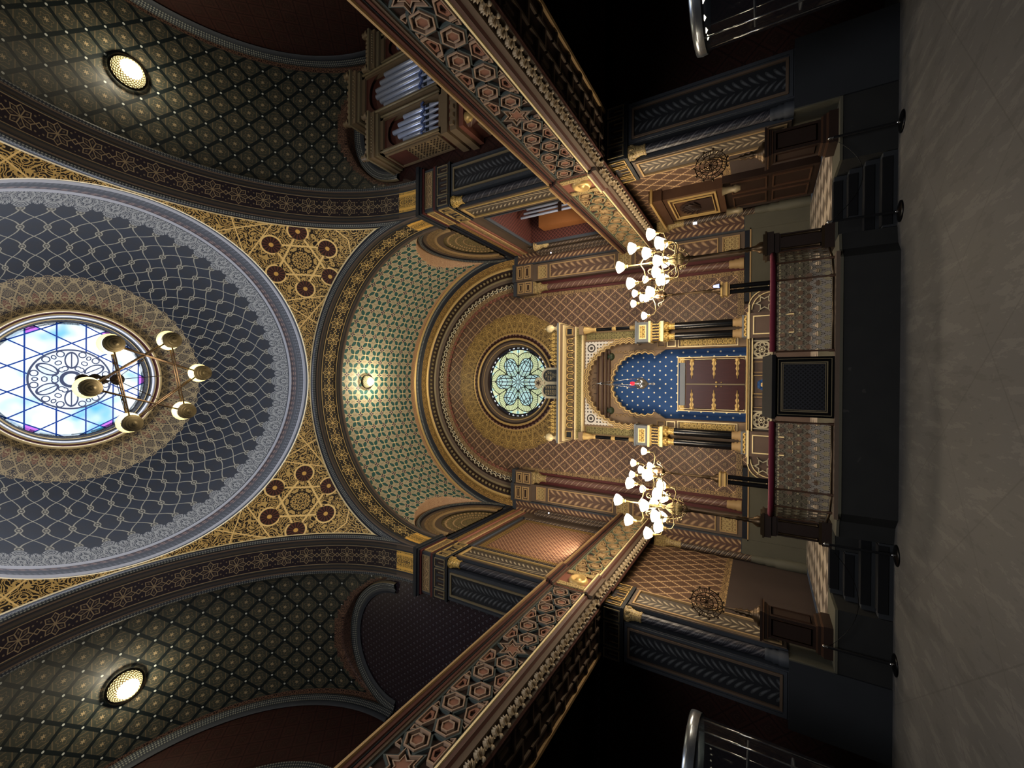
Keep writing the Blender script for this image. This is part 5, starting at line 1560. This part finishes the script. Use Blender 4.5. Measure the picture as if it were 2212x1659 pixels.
# ------------------------------------------------------------------ wooden pedestals with round openwork candelabra
for s in (1, -1):
    t = thing('wooden_pedestal', 'dark square wooden pedestal with stepped foot at the platform edge, %s' % ('organ side' if s > 0 else 'side away from the organ'), 'pedestal', (s * 4.04, 8.38, ZF))
    g = G()
    def bx(h, a, b, mi=0): g.box(-h, h, -h, h, a, b, mi)
    bx(.25, 0, .12); bx(.235, .12, .15, 1); bx(.225, .15, .19); bx(.21, .19, .215, 1); g.obj('foot', [m['wood_dark'], m['wood_brown']], t)
    g = G(); bx(.185, .215, .86)
    for q in (-1, 1):
        g.frame(rect(-.14, .14, .26, .82), rect(-.12, .12, .28, .80), q * .185 - .0, q * .197, 1, 'y'); g.frame(rect(-.14, .14, .26, .82), rect(-.12, .12, .28, .80), q * .185, q * .197, 1, 'x')
    g.obj('shaft', [m['wood_dark'], m['wood_brown']], t)
    g = G(); bx(.2, .86, .885, 1); bx(.215, .885, .92); bx(.24, .92, .95, 1); bx(.25, .95, .98); g.obj('top', [m['wood_dark'], m['wood_brown']], t)
    t = thing('openwork_candelabrum', 'unlit bronze candelabrum with round openwork head on the pedestal %s' % ('beside the carved portal' if s > 0 else 'away from the organ'), 'candelabrum', (s * 4.0, 8.38, ZF + .98))
    g = G(); g.lathe((0, 0, 0), [(.17, 0), (.17, .03), (.13, .05), (.12, .08), (.08, .1), (.05, .16), (.07, .2), (.03, .24), (.06, .29), (.03, .33), (.045, .36), (.02, .4), (.015, .62)], 16); g.obj('stem', m['bronze'], t)
    g = G(); R = .26; zc = .84
    for q in range(3):
        r = R * (1, .72, .42)[q]
        g.tube([(r * cos(2 * pi * j / 24), 0, zc + r * sin(2 * pi * j / 24)) for j in range(25)], .009, 6)
        g.tube([(0, r * cos(2 * pi * j / 24), zc + r * sin(2 * pi * j / 24)) for j in range(25)], .008, 6)
    for k in range(12):
        a = 2 * pi * k / 12; 
        g.tube([(0, 0, zc), (.14 * cos(a + .2), .02, zc + .14 * sin(a + .2)), (R * cos(a), 0, zc + R * sin(a))], .007, 5)
        g.tube([(R * .86 * cos(a) + .045 * cos(j), 0, zc + R * .86 * sin(a) + .045 * sin(j)) for j in [i * .7 for i in range(9)]], .006, 5)
    g.obj('openwork_head', m['bronze'], t)
    for k in range(11):
        a = -pi / 2 + 2 * pi * (k + .5) / 11; g = G(); g.lathe((R * 1.1 * cos(a), 0, zc + R * 1.1 * sin(a)), [(0, -.02), (.02, -.01), (.022, .01), (0, .03)], 8); g.obj('candle_cup', m['bronze'], t)

# ------------------------------------------------------------------ rope posts
PS = [(3.70, 7.8, 'second'), (2.46, 7.84, 'first'), (-2.40, 7.84, 'a'), (-3.96, 7.86, 'b')]
LB = ['black rope post beside the steps, outer post on the organ side', 'black rope post beside the steps, inner post on the organ side', 'black rope post in front of the far steps, post closer to the desk', 'black rope post in front of the far pillar base, outer post']
for (x, y, _), lb in zip(PS, LB):
    t = thing('rope_post', lb, 'post', (x, y, 0), 'rope posts before the steps')
    g = G(); g.lathe((0, 0, 0), [(0, .0), (.15, 0), (.15, .012), (.12, .022), (.03, .03), (.02, .04)], 28); g.obj('base', m['black_metal'], t)
    g = G(); g.lathe((0, 0, 0), [(.018, .03), (.018, .78)], 12); g.obj('pole', m['carpet_black'], t)
    g = G(); g.lathe((0, 0, 0), [(.022, .03), (.024, .05), (.02, .06)], 12); g.obj('collar', m['chrome'], t); g = G(); g.lathe((0, 0, .8), [(.02, -.03), (.024, -.02), (.014, 0), (.026, .015), (.026, .03), (0, .045)], 12); g.obj('knob', m['chrome'], t)
for s, (xa, xb) in ((1, (2.46, 3.70)), (-1, (-2.40, -3.96))):
    g = G(); n = 18
    g.tube([(xa + (xb - xa) * (.025 + .95 * k / n), 7.82, .76 - .34 * (1 - (2 * k / n - 1) ** 2)) for k in range(n + 1)], .004, 5)
    o = g.obj('barrier_cord', m['black_metal']); tag(o, 'thin sagging cord between the two rope posts, %s' % ('organ side' if s > 0 else 'far side'), 'cord')

# ------------------------------------------------------------------ glass showcases, cut by the frame
for s in (1, -1):
    t = thing('glass_showcase', 'tall round-cornered glass showcase with lit metal rim under the gallery, %s' % ('organ side' if s > 0 else 'side away from the organ'), 'showcase', (s * 4.78, 5.5, 0))
    g = G(); g.lathe((0, 0, 0), [(.62, 0), (.62, .9), (.60, .92)], 40); g.obj('base', m['plinth_green'], t)
    g = G(); g.lathe((0, 0, 0), [(.66, 2.28), (.67, 2.34), (.66, 2.40), (.0, 2.42)], 40); g.obj('rim', m['rim_steel'] if 'rim_steel' in m else flat('rim_steel', '9098a0', .25, .9), t)
    g = G(); g.lathe((0, 0, 0), [(.63, .92), (.63, 2.28)], 40)
    if 'case_glass' not in m:
        mg = mat('case_glass', C('20242c'), .03, spec=.6); alpha(mg, lambda u, v: v * 0.0 + .28)
    g.obj('glass', m['case_glass'], t)
    g = G()
    for z in (1.3, 1.75): g.lathe((0, 0, 0), [(.0, z), (.56, z), (.56, z + .02), (0, z + .02)], 30)
    g.obj('shelf', m['slate'], t)
    for k in range(8):
        g = G(); a = 2 * pi * k / 8; g.tube([(.6 * cos(a), .6 * sin(a), .92), (.6 * cos(a), .6 * sin(a), 2.28)], .01, 6); g.obj('mullion', m['chrome'], t)
    for k in range(4):
        g = G(); a = pi + s * -.4 + k * .35; g.lathe((.5 * cos(a) , .5 * sin(a), 2.27), [(0, -.02), (.03, 0)], 10); g.obj('spot_light', m['lamp_lit'], t)

# ------------------------------------------------------------------ chandelier in the dome
CH = thing('chandelier', 'brass chandelier of six cup lamps on a hexagram of rods hanging in the dome', 'chandelier', (0, 2.72, 9.9))
hexp = [V(q) for q in ((.54, 2.28), (-.12, 2.03), (-.67, 2.50), (.66, 3.0), (.13, 3.44), (-.52, 3.21))]
cx_, cy_ = sum(q[0] for q in hexp) / 6, sum(q[1] for q in hexp) / 6
order = sorted(range(6), key=lambda i: atan2(hexp[i][1] - cy_, hexp[i][0] - cx_))
pts = [V((hexp[i][0], hexp[i][1], 10.05)) for i in order]
for i in range(6):
    p = pts[i]
    g = G(); g.lathe((p.x, p.y, 9.95), [(0, -.09), (.03, -.08), (.035, -.05), (.07, -.045), (.075, -.03), (.10, -.025), (.105, -.005), (.125, .0), (.13, .05), (.12, .1)], 24, smooth=False); c = wobj(g, 'lamp_cup', m['cup_bronze'], CH)
    g = G(); g.lathe((p.x, p.y, 10.05), [(.125, 0), (.15, .04), (.16, .10), (.15, .11)], 20); k_ = wobj(g, 'lamp_shade', m['chand_lit'] if 'chand_lit' in m else mat('chand_lit', C('f4e8b0'), .4, emit=C('f4dc90'), estr=1.6), CH); k_.parent = c; k_.location = (0, 0, 0)
    q = pts[(i + 2) % 6]
    g = G()
    for dz in (.0, .09): g.tube([p + V((0, 0, dz)), q + V((0, 0, dz))], .012, 6)
    d = (q - p); n = 12
    for k in range(1, n): g.tube([p + d * (k / n), p + d * (k / n + .03) + V((0, 0, .09))], .005, 4)
    wobj(g, 'rod', m['bronze'], CH)
    ce = V((cx_, cy_, 11.6)); g = G(); g.tube([p + V((0, 0, .12)), ce], .006, 5)
    mid = p + (ce - p) * .5; g.lathe(mid, [(0, -.04), (.02, 0), (0, .04)], 8); wobj(g, 'chain', m['bronze'], CH)
g = G(); g.lathe((cx_, cy_, 0), [(0, 11.35), (.05, 11.4), (.1, 11.5), (.06, 11.6), (.03, 11.66), (.05, 11.72), (.015, 11.8), (.012, 18.2)], 16); wobj(g, 'central_rod', m['bronze'], CH)
for z, r in ((12.6, .08), (14.0, .12), (16.2, .15)):
    g = G(); g.lathe((cx_, cy_, z), [(0, -r), (r * .7, -r * .7), (r, 0), (r * .6, r * .6), (0, r)], 14); wobj(g, 'ball', m['bronze'], CH)
# the rod leans to the middle of the eye: pull its top there
ro = [o for o in CH.children if o.name.startswith('central_rod')][0]
for v_ in ro.data.vertices:
    if v_.co.z > 12: v_.co.y += (YC - cy_) * (1.0 if v_.co.z > 18 else 0)
for o in [o for o in CH.children if o.name.startswith('ball')]:
    z = sum(v_.co.z for v_ in o.data.vertices) / len(o.data.vertices); dy = (YC - cy_) * (z - 11.8) / 6.4
    for v_ in o.data.vertices: v_.co.y += dy

# ------------------------------------------------------------------ round lamps in the vaults
def vlamp(loc, n, lab, r=.3):
    t = thing('vault_lamp', lab, 'lamp', loc)
    z = V((0, 0, 1))
    rot = z.rotation_difference(V(n)).to_matrix().to_4x4()
    def put_(g, nm, mt_): 
        o = g.obj(nm, mt_, t); o.matrix_local = rot; return o
    g = G(); g.lathe((0, 0, 0), [(r * 1.12, -.02), (r * 1.15, .06), (r, .05), (r * .95, .0)], 32); put_(g, 'rim', m['bronze_dark'])
    g = G(); g.lathe((0, 0, 0), [(r, .04), (r * .8, -.1), (r * .62, -.14)], 32, us=24); put_(g, 'mesh_ring', m['lamp_mesh'] if 'lamp_mesh' in m else mat('lamp_mesh', lambda u, v: {'c': mix(lt(mn(pp(u + v * 14), pp(u - v * 14)), .16), C('fff0b0'), C('4a3410')), 'e': 1.4}, .4, emit='c'))
    g = G(); g.lathe((0, 0, 0), [(r * .62, -.14), (r * .3, -.16), (0, -.165)], 32); put_(g, 'lamp_disc', m['lamp_lit'])
vlamp((7.15, YC, 14.30), (0, 0, 1), 'round lit lamp with gilt mesh rim in the dark vault, organ side', .32)
vlamp((-7.15, YC, 14.30), (0, 0, 1), 'round lit lamp with gilt mesh rim in the dark vault, side away from the organ', .32)
vlamp((0, 10.15, 13.78), (0, 0, 1), 'round lit lamp in the teal and cream vault before the ark', .22)
# two small white fittings on the organ side
g = G(); g.lathe((0, 0, 0), [(0, -.03), (.03, 0), (0, .03)], 10); o = g.obj('small_lamp', m['white_dot']); o.location = (4.25, 12.3, 7.6); tag(o, 'tiny white round light by the corner column above the organ side gallery', 'light')
g = G(); g.lathe((0, 0, 0), [(0, -.03), (.03, 0), (0, .03)], 10); o = g.obj('small_lamp', m['white_dot']); o.location = (-4.25, 12.3, 7.6); tag(o, 'tiny white round light by the corner column above the bare side gallery', 'light')
g = G(); g.box(-.03, .03, -.02, .02, -.05, .05); o = g.obj('sensor_box', m['white_dot']); o.location = (4.44, 12.45, 3.28); tag(o, 'small white box on the corner column beside the carved portal', 'sensor')

# ------------------------------------------------------------------ portal on the organ side wall of the chancel
PT = thing('carved_portal', 'carved wooden wall portal with a scalloped arch hood under the organ side gallery', 'portal', (4.6, 10.7, ZF))
g = G(); g.box(4.38, 4.66, 10.35, 12.05, 3.75, 4.05, 0); g.box(4.30, 4.66, 10.25, 12.15, 3.95, 4.0, 1); wobj(g, 'hood', [m['wood_brown'], m['gold']], PT)
g = G(); g.box(4.42, 4.66, 10.45, 11.95, 2.45, 3.75, 0); fr_x(g, 10.55, 11.85, 2.6, 3.65, 4.42, .04, .03, 1, 1); fr_x(g, 10.68, 11.72, 2.68, 3.56, 4.41, .02, .03, 1, 1); wobj(g, 'upper_frame', [m['wood_brown'], m['gold']], PT)
g = G()
P = [(10.8, 2.7)] + [(11.2 + .4 * (1 + .06 * abs(sin(9 * pi * k / 27))) * cos(pi - pi * k / 27), 3.05 + .4 * (1 + .06 * abs(sin(9 * pi * k / 27))) * sin(pi * k / 27)) for k in range(28)] + [(11.6, 2.7)]
g.poly([(4.40, p[0], p[1]) for p in P], None, 0)
for k in range(9):
    a = pi - pi * (k + .5) / 9; g.tube([(4.39, 11.2 + .08 * cos(a), 3.0), (4.36, 11.2 + .36 * cos(a), 3.05 + .36 * sin(a))], .02, 5, 1)
wobj(g, 'shell_niche', [m['brown_dark'], m['wood_dark']], PT)
for y in (10.5, 11.85):
    g = G(); g.lathe((4.36, y, 0), [(.05, 2.1), (.09, 2.2), (.06, 2.25), (.08, 2.4), (.1, 2.46)], 12); wobj(g, 'bracket', m['gold_dull'], PT)
g = G(); g.box(4.5, 4.66, 10.4, 12.0, ZF, 2.46, 0)
for a, b in ((.8, 1.5), (1.6, 2.3)):
    for y in (10.5, 11.3): fr_x(g, y, y + .6, a, b, 4.5, .03, .03, 1, 1)
wobj(g, 'lower_panelling', [m['wood_dark'], m['wood_brown']], PT)
# ------------------------------------------------------------------ organ in the transept gallery
OR = thing('pipe_organ', 'carved red-brown organ case with rows of silver pipes on the side gallery', 'organ', (6.4, 7.2, 4.71))
def box_part(name, x0, x1, y0, y1, z0, z1, mt_, label=None):
    g = G(); g.box(x0, x1, y0, y1, z0, z1); return wobj(g, name, mt_, OR, label)
def tower(x0, x1, y0, yb, z0, z1, tag_):
    g = G()
    g.box(x0, x1, y0 + .18, yb, z0, z1, 0)
    g.box(x0, x0 + .1, y0, y0 + .2, z0, z1, 1); g.box(x1 - .1, x1, y0, y0 + .2, z0, z1, 1)
    g.box(x0, x1, y0, y0 + .2, z0, z0 + .14, 1); g.box(x0, x1, y0, y0 + .2, z1 - .1, z1, 1)
    wobj(g, 'case_body', [m['organ_red'], m['organ_frame']], OR)
    # gilt half rounds on the corners
    for x in (x0 + .03, x1 - .03):
        g = G(); g.tube([(x, y0 - .02, z0 + .1), (x, y0 - .02, z1 - .05)], .028, 8); wobj(g, 'corner_bead', m['gold_dull'], OR)
    # arch panel over the pipes
    g = G(); n = 14; cx = (x0 + x1) / 2; w = (x1 - x0) / 2 - .1; zs = z1 - .62
    for k in range(n):
        a, b = pi * k / n, pi * (k + 1) / n
        pa, pb = (cx + w * cos(a), zs + .42 * sin(a)), (cx + w * cos(b), zs + .42 * sin(b))
        g.poly([(pa[0], y0 + .06, pa[1]), (pb[0], y0 + .06, pb[1]), (pb[0], y0 + .06, z1 - .1), (pa[0], y0 + .06, z1 - .1)], None, 0)
    wobj(g, 'arch_panel', m['organ_red'], OR)
    # pipes
    n = max(4, int((x1 - x0 - .24) / .135)); st = (x1 - x0 - .24) / n
    for k in range(n):
        x = x0 + .12 + st * (k + .5); h = abs((k + .5) / n - .5) * 2
        zt_ = z1 - .38 - h * .45 ; zb = z0 + .16
        g = G(); r = st * .44
        g.lathe((x, y0 + .1, 0), [(.012, zb), (r, zb + .28), (r, zt_), (r * .8, zt_ + .002)], 14); wobj(g, 'organ_pipe', m['steel_pipe'], OR)
        g = G(); g.box(x - r * .55, x + r * .55, y0 + .1 - r - .004, y0 + .1 - r * .6, zb + .30, zb + .40); wobj(g, 'pipe_mouth', m['slate_dark'], OR)
    # carved band across the pipes
    g = G(); g.tube([(x0 + .1 + (x1 - x0 - .2) * k / 16, y0 + .0, z0 + .62 + .05 * sin(k * 1.4)) for k in range(17)], .03, 6); wobj(g, 'carved_band', m['pipe_band'] if 'pipe_band' in m else flat('pipe_band', '5a6c9a', .4, .3), OR)
    # cornice with little crenels and pots
    g = G(); g.box(x0 - .06, x1 + .06, y0 - .08, yb, z1, z1 + .08, 1); g.box(x0 - .1, x1 + .1, y0 - .14, yb, z1 + .08, z1 + .22, 0); g.box(x0 - .14, x1 + .14, y0 - .2, yb, z1 + .22, z1 + .28, 1)
    for k in range(12): g.lathe((x0 + (x1 - x0) * (k + .5) / 12, y0 - .15, z1 + .15), [(0, -.03), (.028, 0), (0, .03)], 6, 1)
    wobj(g, 'cornice', [m['organ_frame'], m['gold_dull']], OR)
    for k in range(9):
        g = G(); g.lathe((x0 - .05 + (x1 - x0 + .1) * k / 8, y0 - .14, z1 + .28), [(.05, 0), (.06, .05), (.03, .09), (0, .13)] if k % 8 else [(.09, 0), (.1, .06), (.06, .12), (.08, .18), (0, .26)], 8); wobj(g, 'finial', m['organ_frame'], OR)
flat('organ_red', '4a2a22', .5, var=.2); flat('organ_frame', '6a5a44', .5, var=.15)
tower(6.72, 7.86, 7.2, 8.05, 7.9, 10.55, '')
tower(5.72, 6.66, 7.28, 8.05, 7.9, 9.95, '')
tower(7.96, 8.72, 7.28, 8.05, 7.9, 9.95, '')
# lattice side of the wing
g = G(); x = 5.71
fr_x(g, 7.34, 7.98, 8.1, 9.85, x, .05, .03, 1, 1)
g.poly([(x - .005, 7.4, 8.15), (x - .005, 7.92, 8.15), (x - .005, 7.92, 9.2), (x - .005, 7.4, 9.2)], None, 2)
g.poly([(x - .006, 7.4, 9.2), (x - .006, 7.92, 9.2), (x - .006, 7.92, 9.8), (x - .006, 7.4, 9.8)], None, 0)
mat('lattice_tan', lambda u, v: mix(mx(lt(mn(pp(u / .1 + v / .1), pp(u / .1 - v / .1)), .16), lt(pp(v / .5) * .5, .03)), C('140e0a'), C('7c6a4c')), .5)
wobj(g, 'lattice_panel', [m['organ_red'], m['organ_frame'], m['lattice_tan']], OR)
# red corbelled foot and console body
g = G()
for a, b, o, mi in ((7.72, 7.9, .0, 0), (7.6, 7.72, -.08, 1), (7.42, 7.6, .04, 0), (7.3, 7.42, -.04, 2)):
    g.box(5.68 - o - .1, 8.82 + o, 7.2 - o, 8.05, a, b, mi)
for k in range(17): g.box(5.62 + k * .18, 5.70 + k * .18, 7.08, 7.2, 7.46, 7.56, 0)
wobj(g, 'corbel_course', [m['organ_frame'], m['salmon'], m['salmon']], OR)
g = G(); g.box(5.75, 8.8, 7.45, 8.05, 4.71, 7.3, 0)
for x0 in (5.85, 6.85, 7.85): fr_y(g, x0, x0 + .9, 4.9, 7.1, 7.45, .05, .03, 1)
fr_x(g, 7.5, 8.0, 4.9, 7.1, 5.75, .05, .03, 1, 1)
wobj(g, 'lower_case', [m['organ_red'], m['organ_frame']], OR)
for x in (5.8, 6.8, 7.8):
    g = G(); g.lathe((x, 7.4, 0), [(.08, 4.7), (.06, 4.8), (.06, 7.0), (.1, 7.15), (.14, 7.28)], 12); wobj(g, 'case_column', m['shaft_mauve'], OR)
    g = G(); g.lathe((x, 7.32, 7.2), [(0, -.18), (.1, -.05), (.12, .05), (.03, .12)], 8); wobj(g, 'capital', m['gold'], OR)
# small organ in the recess above the chancel
O2 = thing('choir_organ', 'small silver organ pipes and pale board inside the upper opening beside the ark arch', 'organ', (5.3, 10.8, 4.9))
g = G(); g.box(5.8, 6.1, 9.6, 11.8, 4.9, 7.9, 0); wobj(g, 'case', m['wood_brown'], O2)
g = G(); g.box(4.80, 5.35, 11.42, 11.8, 4.92, 7.6); wobj(g, 'front_board', m['board_orange'] if 'board_orange' in m else flat('board_orange', '7a4c28', .5, var=.15), O2, 'pale orange wooden board')
for k in range(7):
    g = G(); g.lathe((4.98 + k * .11, 10.95, 0), [(.02, 5.4), (.038, 5.55), (.038, 7.95 - k * .1)], 12); wobj(g, 'organ_pipe', m['steel_pipe'], O2)
g = G(); g.box(4.92, 5.7, 10.88, 10.91, 6.6, 6.7); wobj(g, 'pipe_rail', m['wood_dark'], O2)
# statue-like carved bracket at the corner of the opening
g = G(); g.lathe((4.42, 11.95, 0), [(.02, 7.5), (.1, 7.62), (.07, 7.7), (.12, 7.85), (.15, 8.0)], 10); struct(g, 'trim_27', m['orn_tan'])
# ================================================================== camera
p, r, y = radians(31.0), radians(.55), radians(-.2)
Fw = V((sin(y) * cos(p), cos(y) * cos(p), sin(p))); Rt = V((cos(y), -sin(y), 0)); Ut = Rt.cross(Fw)
Rw = Rt * cos(r) + Ut * sin(r); Uw = Ut * cos(r) - Rt * sin(r)
cd = bpy.data.cameras.new('camera'); cam = bpy.data.objects.new('camera', cd); COL.objects.link(cam)
cd.sensor_fit = 'HORIZONTAL'; cd.sensor_width = 36; cd.lens = 900 / 2212 * 36; cd.clip_start = .05; cd.clip_end = 200
mt = Matrix((( -Uw.x, Rw.x, -Fw.x, 0), (-Uw.y, Rw.y, -Fw.y, 0), (-Uw.z, Rw.z, -Fw.z, 0), (0, 0, 0, 1)))
mt.translation = V((0, 0, 1.65)); cam.matrix_world = mt
SC.camera = cam
# ================================================================== light
def lamp(kind, loc, col, w, size=.2, rot=None, name='lamp', **kw):
    l = bpy.data.lights.new(name, kind); l.color = C(col)[:3]; l.energy = w
    if kind == 'AREA':
        l.shape = 'DISK'; l.size = size
    else: l.shadow_soft_size = size
    for k, q in kw.items(): setattr(l, k, q)
    o = bpy.data.objects.new(name, l); COL.objects.link(o); o.location = loc
    if rot: o.rotation_euler = rot
    return o
# daylight through the eye of the dome
lamp('AREA', (0, YC, ZO - .05), 'e2e8fa', 360, 2.6, name='oculus_daylight')
# warm lamps: candelabra, vault lamps
for s in (1, -1):
    lamp('POINT', (s * 2.45, 8.5, 3.8), 'ffe9cc', 160, .25, name='candelabrum_light')
    lamp('POINT', (s * 2.1, 10.4, 3.9), 'ffe9cc', 190, .2, name='candelabrum_light')
    lamp('POINT', (s * 7.15, YC, 13.95), 'fff0d0', 70, .1, name='vault_light')
    # added unseen fill lights at gallery height, brightening the vault and transept walls
    lamp('AREA', (s * 3.9, 10.4, 5.6), 'fff0dc', 120, 1.4, (0, radians(180 - 28 * s), 0), name='gallery_fill_light')
    lamp('AREA', (s * 6.2, 5.0, 5.2), 'dfe6ff', 60 if s < 0 else 26, .8, (radians(180 + 40), 0, 0), name='gallery_fill_light')
lamp('POINT', (0, 10.2, 13.35), 'fff0d0', 90, .1, name='vault_light')
lamp('POINT', (0, 2.7, 9.7), 'ffeacc', 160, .5, name='chandelier_light')
# added fill light behind the camera, standing in for unseen windows
lamp('AREA', (0, -3.0, 7.0), 'f6f4f4', 380, 4.0, (radians(75), 0, 0), name='rear_fill_light')
w = bpy.data.worlds.new('world'); SC.world = w; w.use_nodes = True
w.node_tree.nodes['Background'].inputs[0].default_value = C('909298'); w.node_tree.nodes['Background'].inputs[1].default_value = .10
SC.view_settings.view_transform = 'Standard'; SC.view_settings.look = 'None'; SC.view_settings.exposure = 0.0; SC.view_settings.gamma = 1.0
try:
    cy = SC.cycles
    cy.max_bounces = 3; cy.diffuse_bounces = 2; cy.glossy_bounces = 2; cy.transmission_bounces = 2; cy.transparent_max_bounces = 8
    cy.caustics_reflective = False; cy.caustics_refractive = False; cy.use_denoising = True; cy.sample_clamp_indirect = 4.0
    cy.use_adaptive_sampling = True; cy.adaptive_threshold = .035
except Exception as e: print(e)
